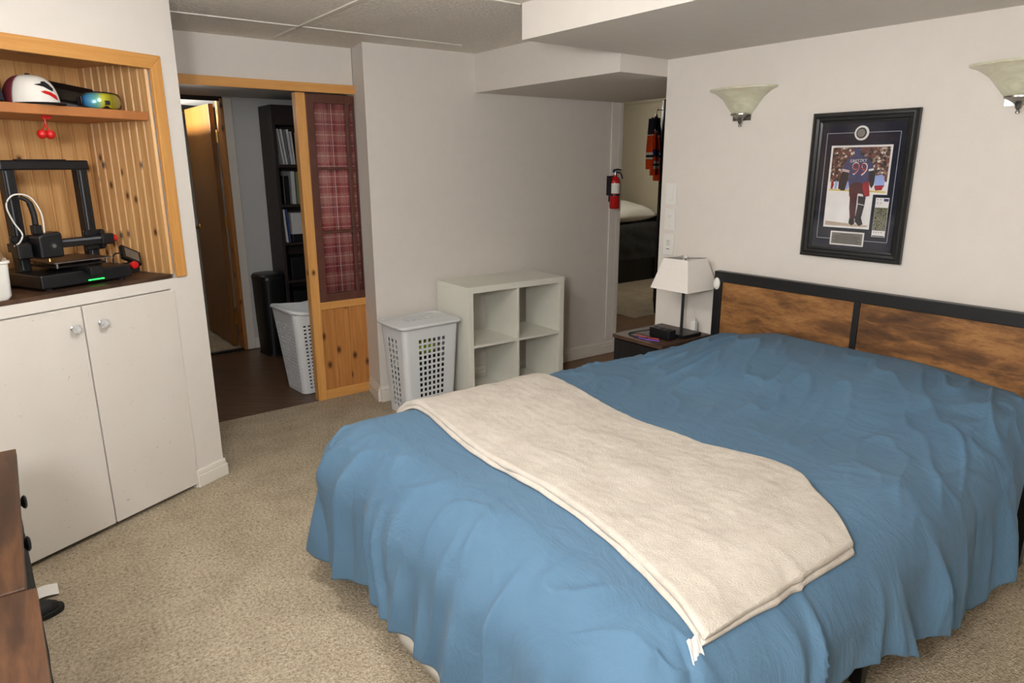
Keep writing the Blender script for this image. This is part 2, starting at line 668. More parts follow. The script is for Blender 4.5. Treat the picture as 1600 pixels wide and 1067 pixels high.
struct(box('floor', 'carpet', -0.60, 3.05, -3.4, 4.135, -0.06, 0.0))
struct(box('floor_passage', 'passage_laminate', 3.05, 7.6, 2.4, 8.2, -0.06, -0.002))
struct(box('floor_hall', 'hall_vinyl', 0.2, 3.0, 4.135, 5.80, -0.06, -0.004))
struct(box('floor_far_room', 'carpet', 0.2, 3.0, 5.80, 8.0, -0.06, 0.004))
struct(box('ceiling', 'ceiling_texture', -0.60, 3.15, -3.4, 4.24, ZC, ZC + 0.06))
struct(box('ceiling_hall', 'grey_wall_paint', 0.2, 3.0, 4.24, 8.0, 2.01, 2.07))
struct(box('ceiling_guest_room', 'white_trim', 3.95, 7.6, 2.4, 8.2, 2.26, 2.32))

struct(box('wall_right', 'wall_paint', XR, XR + 0.12, -3.4, 2.57, 0, ZC))
struct(box('wall_near', 'wall_paint', -0.60, 3.15, -3.52, -3.4, 0, ZC))
struct(box('wall_side', 'wall_paint', -0.66, -0.56, -3.4, 2.78, 0, ZC))
# back wall with its return towards the doorway
struct(MB().prism([(1.885, 3.872), (3.955, 3.815), (3.955, 3.94), (2.06, 4.24), (1.945, 4.24), (1.935, 4.12)], 0, ZC).build('wall_back', 'wall_paint'))
# wall above the doorway
struct(box('wall_doorway', 'wall_paint', 0.20, 1.93, 4.12, 4.24, 1.965, ZC))
# low soffit over the passage and the beam over the bed
struct(box('ceiling_soffit', 'wall_paint', 2.655, 3.955, 2.57, 3.90, 1.945, ZC))
struct(box('ceiling_beam', 'wall_paint', 2.025, XR, -3.4, 2.565, 2.03, ZC))
# hall shell behind the doorway
struct(box('wall_hall_far', 'grey_wall_paint', 1.60, 2.75, 5.76, 5.86, 0, 2.01))
struct(box('wall_hall_far_left', 'grey_wall_paint', 0.2, 0.78, 5.76, 5.86, 0, 2.01))
struct(box('wall_hall_right', 'grey_wall_paint', 2.65, 2.75, 4.24, 5.76, 0, 2.01))
struct(box('wall_hall_left', 'grey_wall_paint', 0.14, 0.24, 4.0, 5.76, 0, 2.01))
struct(box('wall_far_room', 'grey_wall_paint', 0.2, 3.0, 7.6, 7.7, 0, 2.01))
struct(box('wall_far_room_left', 'grey_wall_paint', 0.14, 0.24, 5.86, 7.6, 0, 2.01))
struct(box('wall_far_room_right', 'grey_wall_paint', 2.4, 2.5, 5.86, 7.6, 0, 2.01))
# guest room shell
struct(box('wall_guest_far', 'guest_wall_paint', 7.12, 7.24, 2.4, 8.2, 0, 2.26))
struct(box('wall_guest_back', 'guest_wall_paint', 3.95, 7.2, 7.7, 7.8, 0, 2.26))
struct(box('wall_guest_left', 'guest_wall_paint', 3.85, 3.955, 3.96, 7.7, 0, 2.26))
struct(box('wall_passage', 'guest_wall_paint', 3.14, 7.2, 2.42, 2.54, 0, 2.26))
struct(box('wall_passage_lintel', 'guest_wall_paint', 3.957, 4.02, 2.57, 3.93, 1.985, 2.26))

# jamb and casing at the end of the back wall
struct(MB().box(3.957, 3.985, 3.80, 3.95, 0, 1.943).build('trim_1', 'white_trim', bevel=0.004))
struct(MB().prism([(3.868, 3.8165), (3.955, 3.814), (3.955, 3.800), (3.948, 3.796), (3.93, 3.80), (3.868, 3.806)], 0.12, 1.943).build('trim_2', 'wall_paint', bevel=0.003))


def baseboard(name, a, b, h=0.105, th=0.016, mat='white_trim'):
    a, b = Vector((*a, 0)), Vector((*b, 0))
    d = (b - a)
    L = d.length
    d.normalize()
    nrm = Vector((d.y, -d.x, 0))
    mt = Matrix((d, nrm, Vector((0, 0, 1)))).transposed().to_4x4()
    mt.translation = a
    prof = [(0, 0), (th, 0), (th, h * 0.62), (th * 0.7, h * 0.68), (th * 0.85, h * 0.78), (th * 0.45, h * 0.9), (th * 0.3, h), (0, h)]
    mb = MB()
    n = len(prof)
    vs = [xf((0, p[0], p[1]), mt) for p in prof] + [xf((L, p[0], p[1]), mt) for p in prof]
    fs = [tuple(range(n)), tuple(range(2 * n - 1, n - 1, -1))] + [(i, (i + 1) % n, n + (i + 1) % n, n + i) for i in range(n)]
    mb.add(vs, fs)
    return struct(mb.build(name, mat))


baseboard('baseboard_back', (1.885, 3.8705), (3.955, 3.8135))
baseboard('baseboard_return', (1.936, 4.118), (1.884, 3.872))
baseboard('baseboard_right', (XR - 0.001, 2.57), (XR - 0.001, -3.3))
baseboard('baseboard_hall', (1.67, 5.759), (2.6, 5.759), 0.09, 0.012)

# thin battens over the ceiling panel seams
for k, (a, b) in enumerate([((0.55, 3.640), (2.40, 3.618)), ((1.428, 4.0), (1.412, 1.0)), ((1.55, 2.588), (2.022, 2.578))]):
    a, b = Vector((*a, 0)), Vector((*b, 0))
    d = (b - a).normalized()
    s_ = Vector((-d.y, d.x, 0)) * 0.009
    struct(MB().prism([(a + s_)[:2], (b + s_)[:2], (b - s_)[:2], (a - s_)[:2]], ZC - 0.006, ZC - 0.0005).build('trim_%d' % (k + 3), 'white_trim' if k else 'wall_paint'))

# ------------------------------------------------------------------ cupboard wall (local: x along the wall, y into the wall)
CW = bpy.data.objects.new('wall_left', None)
C.objects.link(CW)
CW.location = P0
CW.rotation_euler = (0, 0, ANG)
CW['kind'] = 'structure'
NB = 0.46   # niche depth
NS = -0.14  # niche right side
wl = MB()
wl.box(-0.118, 0.006, 0, 0.80, 0, 2.18)
wl.box(-1.5, -0.118, 0, 0.10, 1.925, 2.18)
wl.box(-1.5, -0.118, 0.0, 0.55, 0.968, 1.012)
wl.box(-1.5, -0.118, 0.50, 0.60, 0, 2.18)
wl.box(-0.160, -0.118, 0.0, 0.5, 0, 0.968)
wl.build('plaster', 'wall_paint', CW)
mb = MB()
mb.box(-0.155, 0.020, -0.016, 0.0, 0, 0.062)
mb.box(-0.155, 0.014, -0.010, 0.0, 0.062, 0.088)
mb.box(0.006, 0.020, 0.0, 0.5, 0, 0.062)
mb.box(0.006, 0.014, 0.0, 0.5, 0.062, 0.088)
bbx = mb.build('baseboard_left', 'white_trim', None, 0.004)
bbx.location, bbx.rotation_euler = P0, (0, 0, ANG)
struct(bbx)


def at_cw(o):
    o.location = P0
    o.rotation_euler = (0, 0, ANG)
    return o


# pine-lined niche
niche = at_cw(thing('pine_niche', 'built-in alcove lined with narrow knotty pine boards in cupboard wall', 'alcove'))
bw_ = 0.066
proto = MB()
proto.prism([(-bw_ / 2, 0.012), (-bw_ / 2, 0.009), (-bw_ / 2 + 0.004, 0), (bw_ / 2 - 0.014, 0), (bw_ / 2 - 0.011, 0.006), (bw_ / 2 - 0.008, 0.001), (bw_ / 2 - 0.003, 0.001), (bw_ / 2, 0.009), (bw_ / 2, 0.012)], 0, 0.885)
pb = proto.build('board', 'pine_board', niche)
pb.location = (NS - bw_ / 2, NB - 0.012, 1.03)
for k in range(1, 15):
    c = pb.copy()
    C.objects.link(c)
    c.location = (NS - bw_ * (k + 0.5), NB - 0.012, 1.03)
sw_ = 0.0505
proto = MB()
proto.prism([(0.0, -sw_ / 2), (-0.002, -sw_ / 2), (-0.011, -sw_ / 2 + 0.006), (-0.011, sw_ / 2 - 0.006), (-0.002, sw_ / 2), (0.0, sw_ / 2)], 0, 0.885)
pb = proto.build('board', 'pine_board', niche)
pb.location = (NS + 0.011, 0.01 + sw_ / 2, 1.03)
for k in range(1, 9):
    c = pb.copy()
    C.objects.link(c)
    c.location = (NS + 0.011, 0.01 + sw_ * (k + 0.5), 1.03)
box('alcove_ceiling', 'pine_board', -1.2, NS + 0.012, 0.0, NB, 1.912, 1.924, niche)
# mitred casing around the front of the niche
MB().prism([(-1.3, 1.885), (-0.128, 1.885), (-0.078, 1.940), (-1.3, 1.940)], -0.014, 0.004,
           Matrix(((1, 0, 0, 0), (0, 0, 1, 0), (0, 1, 0, 0), (0, 0, 0, 1)))).build('head_casing', 'pine_trim_x', niche, 0.003)
MB().prism([(-0.128, 1.885), (-0.078, 1.940), (-0.078, 1.016), (-0.128, 1.016)], -0.014, 0.004,
           Matrix(((1, 0, 0, 0), (0, 0, 1, 0), (0, 1, 0, 0), (0, 0, 0, 1)))).build('side_casing', 'pine_trim', niche, 0.003)
box('shelf_board', 'shelf_wood', -1.25, -0.152, 0.012, NB - 0.014, 1.680, 1.715, niche, 0.003)

# cabinet under the niche
cab = at_cw(thing('built_in_cabinet', 'scuffed off-white built-in cabinet with two doors under the pine alcove', 'cabinet'))
box('countertop', 'rustic_dark', -1.3, -0.142, 0.004, NB - 0.014, 1.013, 1.029, cab)
box('carcass', 'wall_paint', -1.3, -0.162, 0.02, 0.48, 0.05, 0.966, cab)
for (a, b, kx) in ((-0.562, -0.148, -0.500), (-0.985, -0.568, -0.612)):
    d_ = box('cabinet_door', 'scuffed_paint', a, b, -0.007, 0.014, 0.022, 0.962, cab, 0.002)
    kn = MB()
    mt = Matrix.Translation((kx, -0.007, 0.884)) @ Matrix.Rotation(PI / 2, 4, 'X')
    kn.lathe([(0.0, 0.0), (0.011, 0.0), (0.011, 0.003), (0.006, 0.006), (0.006, 0.018), (0.0, 0.018)], 12, mt)
    k0 = kn.build('knob_base', 'steel', d_, smooth=True)
    kn = MB()
    kn.lathe([(0.0, 0.016), (0.010, 0.017), (0.018, 0.024), (0.019, 0.031), (0.014, 0.039), (0.007, 0.042), (0.0, 0.042)], 8, mt)
    kn.build('crystal_knob', 'crystal', d_)

# ------------------------------------------------------------------ doorway trim and the pine / plaid panel
struct(box('trim_10', 'pine_trim_x', 0.30, 1.932, 4.100, 4.119, 1.915, 1.966, None, 0.002))
pn = thing('sliding_panel', 'pine half door with red plaid curtained sash set in the doorway', 'door panel', (1.565, 4.125, 0))
# local x from 0 to 0.40, y 0 front, z up
PW = 0.385
box('stile', 'pine_trim', 0.0, 0.058, 0, 0.06, 0.0, 1.912, pn, 0.003)
box('mid_rail', 'pine_trim_x', 0.058, PW, 0.002, 0.05, 0.600, 0.648, pn, 0.003)
for k, (a, b) in enumerate(((0.058, 0.152), (0.1525, 0.245), (0.2455, PW))):
    MB().prism([(a, 0.05), (a, 0.013), (a + 0.003, 0.010), (b - 0.003, 0.010), (b, 0.013), (b, 0.05)], 0.02, 0.60).build('board', 'pine_orange', pn)
box('bottom_rail', 'pine_trim_x', 0.058, PW, 0.002, 0.05, 0.0, 0.062, pn, 0.003)
sash = box('sash_stile', 'red_brown_wood', 0.058, 0.108, 0.0, 0.04, 0.648, 1.908, pn, 0.003)
box('sash_stile', 'red_brown_wood', 0.312, 0.334, 0.0, 0.04, 0.648, 1.908, pn, 0.002)
box('sash_stile', 'red_brown_wood', 0.366, PW, 0.0, 0.04, 0.648, 1.908, pn, 0.002)
for (z0, z1) in ((0.648, 0.700), (1.080, 1.098), (1.468, 1.486), (1.858, 1.908)):
    for (a, b) in ((0.108, 0.312), (0.334, 0.366)):
        box('sash_rail', 'red_brown_wood', a, b, 0.002, 0.038, z0, z1, pn, 0.002)
for (z0, z1) in ((0.700, 1.080), (1.098, 1.468), (1.486, 1.858)):
    for (a, b) in ((0.108, 0.312), (0.334, 0.366)):
        box('pane', 'clear_pane', a, b, 0.014, 0.017, z0, z1, pn)
cur = MB()
nx = 60
vs = []
for i in range(nx + 1):
    x = 0.06 + (PW - 0.005 - 0.06) * i / nx
    for z in (0.66, 1.9):
        vs.append((x, 0.030 + 0.0035 * math.sin(i * 0.9), z))
cur.add(vs, [(2 * i, 2 * i + 2, 2 * i + 3, 2 * i + 1) for i in range(nx)])
cu = cur.build('curtain', 'red_plaid', pn, smooth=True)
so = cu.modifiers.new('thick', 'SOLIDIFY')
so.thickness = 0.0015

# ------------------------------------------------------------------ hall: inner door, bookcase, bin, basket
# jamb and casing of the inner doorway
for nm, (x0, x1, y0, y1, z0, z1), mt in (('trim_11', (1.578, 1.602, 5.74, 5.87, 0, 1.995), 'pine_orange'), ('trim_12', (1.604, 1.668, 5.742, 5.759, 0, 2.0), 'white_trim'),
                                       ('trim_13', (0.78, 1.602, 5.745, 5.76, 1.975, 2.008), 'dark_wood'), ('trim_14', (0.78, 0.805, 5.74, 5.87, 0, 1.975), 'pine_orange'),
                                       ('trim_15', (0.80, 1.58, 5.755, 5.80, -0.004, 0.012), 'black_metal')):
    struct(box(nm, mt, x0, x1, y0, y1, z0, z1, None, 0.004))
dr = thing('inner_door', 'brown veneer door standing open at the end of the hall', 'door', (1.572, 5.885, 0), 0)
box('slab', 'veneer_door', -0.042, -0.004, 0, 0.76, 0.02, 1.965, dr, 0.002)
for z in (0.25, 1.05, 1.72):
    mb = MB().box(-0.012, 0.003, -0.012, 0.001, z - 0.045, z + 0.045)
    mb.tube([(0.0, -0.012, z - 0.05), (0.0, -0.012, z + 0.05)], 0.007, 10)
    mb.build('hinge', 'brass', dr)
mb = MB()
mb.lathe([(0, 0), (0.028, 0), (0.026, 0.008), (0.010, 0.012), (0.010, 0.045), (0, 0.045)], 16, Matrix.Translation((-0.042, 0.695, 0.97)) @ Matrix.Rotation(-PI / 2, 4, 'Y'))
mb.tube(smoothpts([(-0.085, 0.695, 0.97), (-0.09, 0.66, 0.97), (-0.088, 0.60, 0.965)], 4), 0.008, 8)
mb.build('lever_handle', 'brass', dr, smooth=True)

# unseen spot lamp added to brighten the door top; lower shield shapes its beam
ul = thing('added_spot_lamp', 'unseen shielded spot lamp added to brighten the open door top', 'lamp', (0.60, 6.27, 1.86))
MB().lathe([(0.0, -0.09), (0.03, -0.09), (0.036, -0.03), (0.045, 0.012), (0.041, 0.012), (0.030, -0.03), (0.0, -0.04)], 20, Matrix.Rotation(PI / 2, 4, 'Y') @ Matrix.Translation((0, 0, 0.0))).build('lamp_head', 'white_trim', ul, smooth=True)
MB().box(0.0, 0.15, -0.16, 0.16, -0.060, -0.0098).build('lower_shield', 'black_metal', ul)
MB().tube([(-0.05, 0, 0.03), (-0.05, 0, 0.149)], 0.006, 8).build('rod', 'steel', ul)
lp = lamp('added_spot_light', 'SPOT', (0.02, 0.0, 0.0), 260, (1.0, 0.97, 0.9), 0.01, (0, math.radians(-94), 0))
lp.data.spot_size = math.radians(52)
lp.data.spot_blend = 0.1
lp.parent = ul
# towel hanging in far room
tw = MB()
vs = []
for i in range(13):
    for j in range(9):
        y = 6.55 + 0.28 * i / 12
        z = 0.012 + 0.60 * j / 8
        vs.append((1.42 + 0.012 * math.sin(i * 1.3) * (1 - j / 9) - 0.06 * (1 - i / 12) * (1 - j / 8), y, z))
tw.add(vs, [(i * 9 + j, (i + 1) * 9 + j, (i + 1) * 9 + j + 1, i * 9 + j + 1) for i in range(12) for j in range(8)])
two = tw.build('hand_towel', 'white_cloth', None, smooth=True)
two.modifiers.new('thick', 'SOLIDIFY').thickness = 0.012
tag(two, 'pale towel heaped on the floor by the open inner door', 'towel')

bk = thing('bookcase', 'tall dark bookcase holding binders at the end of the hall', 'bookcase', (1.865, 5.45, 0))
BWD = 0.72
box('side_panel', 'dark_wood', 0.0, 0.028, 0, 0.285, 0, 1.945, bk, 0.002)
box('side_panel', 'dark_wood', BWD - 0.028, BWD, 0, 0.285, 0, 1.945, bk, 0.002)
box('back_panel', 'dark_wood', 0.028, BWD - 0.028, 0.278, 0.285, 0.03, 1.945, bk)
box('top_panel', 'dark_wood', 0.028, BWD - 0.028, 0.0, 0.278, 1.80, 1.945, bk)
sh = [0.06, 0.335, 0.590, 0.895, 1.195, 1.500]
for z in sh:
    box('shelf', 'dark_wood', 0.028, BWD - 0.028, 0.004, 0.278, z - 0.022, z, bk, 0.002)


def binder(x, w_, h_, z, mat, label, tilt=0.0, depth=0.23, name='ring_binder', cat='binder', group=None, lab2=False):
    b = thing(name, label, cat, (1.865 + x, 5.475, z), 0, group)
    b.rotation_euler = (0, tilt, 0)
    box('cover', mat, 0, w_, 0, depth, 0, h_, b, 0.003)
    if lab2:
        box('spine_label', 'paper_white', w_ * 0.2, w_ * 0.8, -0.0015, 0.0, h_ * 0.3, h_ * 0.75, b)
    return b


x = 0.052
for k, (w_, h_, mt, lb, tl) in enumerate([(0.012, 0.27, 'binder_white', 'leftmost thin white folder leaning on the top binder shelf', -0.12), (0.016, 0.268, 'binder_white', 'second thin white folder from the left on top binder shelf', -0.11),
                                         (0.014, 0.262, 'tin_grey', 'thin grey folder between white folders on top binder shelf', -0.10), (0.018, 0.266, 'binder_white', 'white folder left of the framed red print, top binder shelf', -0.085), (0.014, 0.25, 'binder_white', 'shorter white folder touching the red print, top binder shelf', -0.06)]):
    binder(x + 0.024, w_, h_, 1.502, mt, lb, tl, group='folders on the top bookcase shelf')
    x += 0.021
pbk = thing('picture_book', 'upright booklet with white cover, tan picture and red block', 'book', (1.865 + 0.185, 5.470, 1.5005))
box('cover', 'paper_white', 0, 0.14, 0, 0.02, 0, 0.245, pbk, 0.002)
box('cover_picture', 'tin_grey', 0.006, 0.13, -0.001, 0, 0.135, 0.235, pbk)
MB().prism([(0.02, 0.14), (0.055, 0.14), (0.045, 0.2), (0.035, 0.225)], -0.002, -0.001, Matrix(((1, 0, 0, 0), (0, 0, 1, 0), (0, 1, 0, 0), (0, 0, 0, 1)))).build('cover_figure', 'tan_card', pbk)
box('cover_block', 'red_plastic', 0.012, 0.12, -0.001, 0, 0.07, 0.122, pbk)
for k, (x, w_, h_, mt, lb) in enumerate([(0.06, 0.045, 0.22, 'black_plastic', 'black spiral bound book on second bookcase shelf'), (0.125, 0.03, 0.255, 'binder_white', 'white binder beside the spiral book on second bookcase shelf'),
                                         (0.165, 0.036, 0.25, 'binder_green', 'olive green binder on second bookcase shelf'), (0.215, 0.07, 0.16, 'black_plastic', 'short black box right of olive binder on bookcase')]):
    binder(x, w_, h_, 1.196, mt, lb, 0.0, group='binders on the second bookcase shelf')
binder(0.05, 0.016, 0.26, 0.8965, 'binder_white', 'thin white folder at left of third bookcase shelf', -0.05)
binder(0.075, 0.012, 0.26, 0.8965, 'binder_blue', 'thin blue folder on third bookcase shelf', -0.05)
binder(0.10, 0.26, 0.06, 0.8965, 'black_plastic', 'flat black case lying on third bookcase shelf', 0, name='flat_case', cat='case')
binder(0.10, 0.24, 0.17, 0.9575, 'binder_white', 'white paper stack standing above the flat black case', 0, name='paper_box', cat='box')
binder(0.07, 0.34, 0.18, 0.5915, 'black_plastic', 'black storage box on fourth bookcase shelf', 0, name='storage_box', cat='box')
binder(0.07, 0.34, 0.16, 0.3365, 'black_plastic', 'dark drawer box on low bookcase shelf', 0, name='storage_box', cat='box')

# black step bin
bn = thing('trash_can', 'tall slim black trash can beside the bookcase', 'trash can', (1.752, 5.52, 0), 0.1)
mb = MB()


def rrect(w_, d_, r, n=5):
    pts = []
    for cx, cy, a0 in ((w_ / 2 - r, d_ / 2 - r, 0), (-w_ / 2 + r, d_ / 2 - r, PI / 2), (-w_ / 2 + r, -d_ / 2 + r, PI), (w_ / 2 - r, -d_ / 2 + r, 1.5 * PI)):
        for k in range(n + 1):
            a = a0 + PI / 2 * k / n
            pts.append((cx + r * math.cos(a), cy + r * math.sin(a)))
    return pts


def loft(levels, closed=True):
    mb = MB()
    n = len(levels[0][0])
    vs = [(p[0], p[1], z) for ring, z in levels for p in ring]
    fs = []
    for i in range(len(levels) - 1):
        for k in range(n):
            fs.append((i * n + k, i * n + (k + 1) % n, (i + 1) * n + (k + 1) % n, (i + 1) * n + k))
    if closed:
        fs.append(tuple(range(n - 1, -1, -1)))
        fs.append(tuple((len(levels) - 1) * n + k for k in range(n)))
    mb.add(vs, fs)
    return mb


loft([(rrect(0.17, 0.24, 0.05), 0.012), (rrect(0.19, 0.26, 0.06), 0.30), (rrect(0.20, 0.27, 0.06), 0.615)]).build('body', 'black_plastic', bn, smooth=True)
loft([(rrect(0.205, 0.275, 0.06), 0.616), (rrect(0.205, 0.275, 0.06), 0.64), (rrect(0.18, 0.25, 0.06), 0.658)]).build('lid', 'black_plastic', bn, smooth=True)
loft([(rrect(0.18, 0.25, 0.05), 0.0), (rrect(0.18, 0.25, 0.05), 0.012)]).build('base', 'black_rubber', bn)
MB().box(-0.05, 0.05, -0.17, -0.11, 0.008, 0.018).build('pedal', 'black_metal', bn, 0.004)


# plastic basket / hamper shells with real openings
def holed_shell(name, mat, parent, levels, hole, thick=0.003, smooth=False):
    # levels: list of (ring points, z); hole(i,k) true where the cell is open
    mb = MB()
    n = len(levels[0][0])
    vs = [(p[0], p[1], z) for ring, z in levels for p in ring]
    fs = []
    for i in range(len(levels) - 1):
        for k in range(n):
            if not hole(i, k):
                fs.append((i * n + k, i * n + (k + 1) % n, (i + 1) * n + (k + 1) % n, (i + 1) * n + k))
    mb.add(vs, fs)
    o = mb.build(name, mat, parent, smooth=smooth)
    # drop loose verts is unnecessary: cells share edges
    sd = o.modifiers.new('thick', 'SOLIDIFY')
    sd.thickness = thick
    sd.offset = 0
    return o


def dense_ring(w_, d_, r, breaks_w, breaks_d, n=4):
    # ccw ring starting at front-left, with chosen break positions on each straight side (fractions -1..1)
    pts = []
    hw, hd = w_ / 2, d_ / 2
    for f in breaks_w:
        pts.append((f * (hw - r), -hd))
    for k in range(1, n):
        a = -PI / 2 + PI / 2 * k / n
        pts.append((hw - r + r * math.cos(a), -hd + r + r * math.sin(a)))
    for f in breaks_d:
        pts.append((hw, f * (hd - r)))
    for k in range(1, n):
        a = PI / 2 * k / n
        pts.append((hw - r + r * math.cos(a), hd - r + r * math.sin(a)))
    for f in breaks_w:
        pts.append((-f * (hw - r), hd))
    for k in range(1, n):
        a = PI / 2 + PI / 2 * k / n
        pts.append((-hw + r + r * math.cos(a), hd - r + r * math.sin(a)))
    for f in breaks_d:
        pts.append((-hw, -f * (hd - r)))
    for k in range(1, n):
        a = PI + PI / 2 * k / n
        pts.append((-hw + r + r * math.cos(a), -hd + r + r * math.sin(a)))
    return pts


def spans(count, lo, hi, fill):
    # break fractions with 'count' openings spread between lo and hi
    br = [-1.0]
    step = (hi - lo) / count
    for k in range(count):
        c = lo + step * (k + 0.5)
        br += [c - step * fill / 2, c + step * fill / 2]
    br.append(1.0)
    return br


# lidded hamper by the back wall
hp = thing('laundry_hamper', 'light grey plastic laundry hamper with closed lid and square openings', 'hamper', (2.045, 3.615, 0), math.radians(1.5))
bwid = spans(6, -0.62, 0.62, 0.62)
bdep = spans(3, -0.62, 0.55, 0.55)
rows = 13
zs = [0.0, 0.012]
z = 0.045
holes_rows = []
for k in range(rows):
    holes_rows.append(len(zs))
    zs += [z, z + 0.0225]
    z += 0.0345
# each opening row spans [zs[i], zs[i+1]]
zs += [0.515, 0.556]
hr = set(holes_rows)
nbw, nbd, ncorner = len(bwid), len(bdep), 3
cells = []
k = 0
holecells = set()
for side, br in enumerate((bwid, bdep, bwid, bdep)):
    for j in range(len(br)):
        if j < len(br) - 1 and j % 2 == 1:
            holecells.add(k)
        k += 1
    k += ncorner
levels = []
for z in zs:
    f = z / 0.556
    levels.append((dense_ring(0.335 + 0.055 * f, 0.225 + 0.06 * f, 0.03, bwid, bdep), z))
holed_shell('body', 'grey_plastic', hp, levels, lambda i, k: (i in hr) and (k in holecells), 0.004)
MB().prism(dense_ring(0.33, 0.22, 0.03, [-1, 1], [-1, 1]), 0.0, 0.006).build('base', 'grey_plastic', hp)
# lid: rounded slab with slots
lid = MB()
slot_x = [-0.1 + 0.04 * i for i in range(6)]
gx = [-0.208, -0.118] + [v_ for s_ in slot_x for v_ in (s_ - 0.013, s_ + 0.013)] + [0.125, 0.208]
gy = [-0.155, -0.065, -0.048, -0.026, -0.010, 0.012, 0.028, 0.05, 0.155]
vs = [(a, b, 0.585 - 0.010 * (abs(a) / 0.208) ** 6 - 0.010 * (abs(b) / 0.155) ** 6) for a in gx for b in gy]
fs = []
for i in range(len(gx) - 1):
    for j in range(len(gy) - 1):
        if i % 2 == 0 and 2 <= i <= 12 and j in (2, 4, 6):
            continue
        fs.append((i * len(gy) + j, (i + 1) * len(gy) + j, (i + 1) * len(gy) + j + 1, i * len(gy) + j + 1))
lid.add(vs, fs)
lo_ = lid.build('lid', 'grey_plastic', hp)
lo_.modifiers.new('thick', 'SOLIDIFY').thickness = 0.004
rim = MB()
ring = dense_ring(0.42, 0.312, 0.04, [-1, 1], [-1, 1], 5)
rim.tube([(p[0], p[1], 0.566) for p in ring] + [(ring[0][0], ring[0][1], 0.566)], 0.0105, 10, False)
rim.build('lid_rim', 'grey_plastic', hp, smooth=True)


def cloth_heap(name, mat, label, loc, sx_, sy_, sz_, seed, cat='clothes'):
    mb = bmesh.new()
    bmesh.ops.create_icosphere(mb, subdivisions=4, radius=1.0)
    for v_ in mb.verts:
        p = v_.co.copy()
        n_ = noise.noise(p * 1.8 + Vector((seed, 0, 0))) * 0.22 + noise.noise(p * 4.5 + Vector((0, seed, 0))) * 0.1
        p *= 1 + n_
        p.x = max(-1.0, min(1.0, p.x * 1.15))
        p.y = max(-1.0, min(1.0, p.y * 1.15))
        if p.z < -0.9:
            p.z = -0.9
        v_.co = (p.x * sx_, p.y * sy_, (p.z + 0.9) * sz_)
    me = bpy.data.meshes.new(name)
    mb.to_mesh(me)
    mb.free()
    me.polygons.foreach_set('use_smooth', [True] * len(me.polygons))
    me.materials.append(M[mat])
    o = bpy.data.objects.new(name, me)
    C.objects.link(o)
    o.location = loc
    return tag(o, label, cat)


cloth_heap('dark_cloth_pile', 'black_cloth', 'dark clothes filling the lidded hamper', (2.045, 3.615, 0.008), 0.156, 0.102, 0.19, 3.0)
cloth_heap('shirt', 'green_cloth', 'yellow-green shirt seen through the hamper openings', (2.03, 3.585, 0.375), 0.10, 0.085, 0.045, 9.0, 'shirt')

# open laundry basket in hall
bs = thing('laundry_basket', 'tall open grey laundry basket standing on the dark hall floor', 'basket', (1.70, 4.46, 0), math.radians(4))
bwid = spans(10, -0.98, 0.98, 0.55)
bdep = spans(7, -0.98, 0.98, 0.55)
zs = [0.0, 0.014]
hr = set()
z = 0.035
for k in range(18):
    hr.add(len(zs))
    zs += [z, z + 0.0115]
    z += 0.0255
zs += [0.535, 0.555]
holecells = set()
k = 0
handle_cells = set()
for side, br in enumerate((bwid, bdep, bwid, bdep)):
    for j in range(len(br)):
        if j < len(br) - 1 and j % 2 == 1:
            holecells.add(k)
        k += 1
    k += 3
levels = [(dense_ring(0.34 + 0.10 * (z / 0.555), 0.27 + 0.10 * (z / 0.555), 0.04, bwid, bdep), z) for z in zs]
top_i = len(zs) - 3
n0 = len(bwid) + 3
hand = set(range(n0 + 6, n0 + 11)) | set(range(2 * n0 + len(bdep) + 6, 2 * n0 + len(bdep) + 11))


def bhole(i, k):
    return ((i in hr) and (k in holecells))


holed_shell('body', 'grey_plastic', bs, levels, bhole, 0.004)
MB().prism(dense_ring(0.335, 0.265, 0.07, [-1, 1], [-1, 1]), 0.0, 0.006).build('base', 'grey_plastic', bs)
rim = MB()
ring = dense_ring(0.462, 0.392, 0.08, [-1, 0, 1], [-1, 0, 1], 6)
sad = lambda p: 0.560 + 0.028 * (abs(p[0]) / 0.231) ** 2 - 0.01
outer = [(p[0], p[1], sad(p)) for p in ring]
rim.tube(outer + [outer[0]], 0.0135, 10, False)
rim.build('rim', 'grey_plastic', bs, smooth=True)
for s_ in (-1, 1):
    MB().box(-0.06, 0.06, s_ * 0.186 - 0.004, s_ * 0.186 + 0.004, 0.487, 0.527).build('handle_opening', 'black_plastic', bs, 0.003)

cloth_heap('dark_cloth_pile', 'black_cloth', 'dark cloth heap added inside the open laundry basket to darken its slots', (1.70, 4.46, 0.008), 0.168, 0.132, 0.235, 6.0)  # added filling that keeps the basket slots dark

# ------------------------------------------------------------------ cube shelf
cs = thing('cube_shelf', 'white two by two open cube shelf standing against the back wall', 'shelf', (2.290, 3.437, 0), math.radians(-2.2))
T = 0.039
K = 0.765
box('side_panel', 'laminate_white', 0, T, 0, 0.385, 0, K - T, cs, 0.0015)
box('side_panel', 'laminate_white', K - T, K, 0, 0.385, 0, K - T, cs, 0.0015)
box('top_panel', 'laminate_white', 0, K, 0, 0.385, K - T, K, cs, 0.0015)
box('bottom_panel', 'laminate_white', T, K - T, 0, 0.385, 0, T, cs, 0.0015)
box('divider', 'laminate_white', K / 2 - 0.008, K / 2 + 0.008, 0.002, 0.383, T, K - T, cs, 0.001)
box('middle_shelf', 'laminate_white', T, K / 2 - 0.008, 0.002, 0.383, K / 2 - 0.008, K / 2 + 0.008, cs, 0.001)
box('middle_shelf', 'laminate_white', K / 2 + 0.008, K - T, 0.002, 0.383, K / 2 - 0.008, K / 2 + 0.008, cs, 0.001)

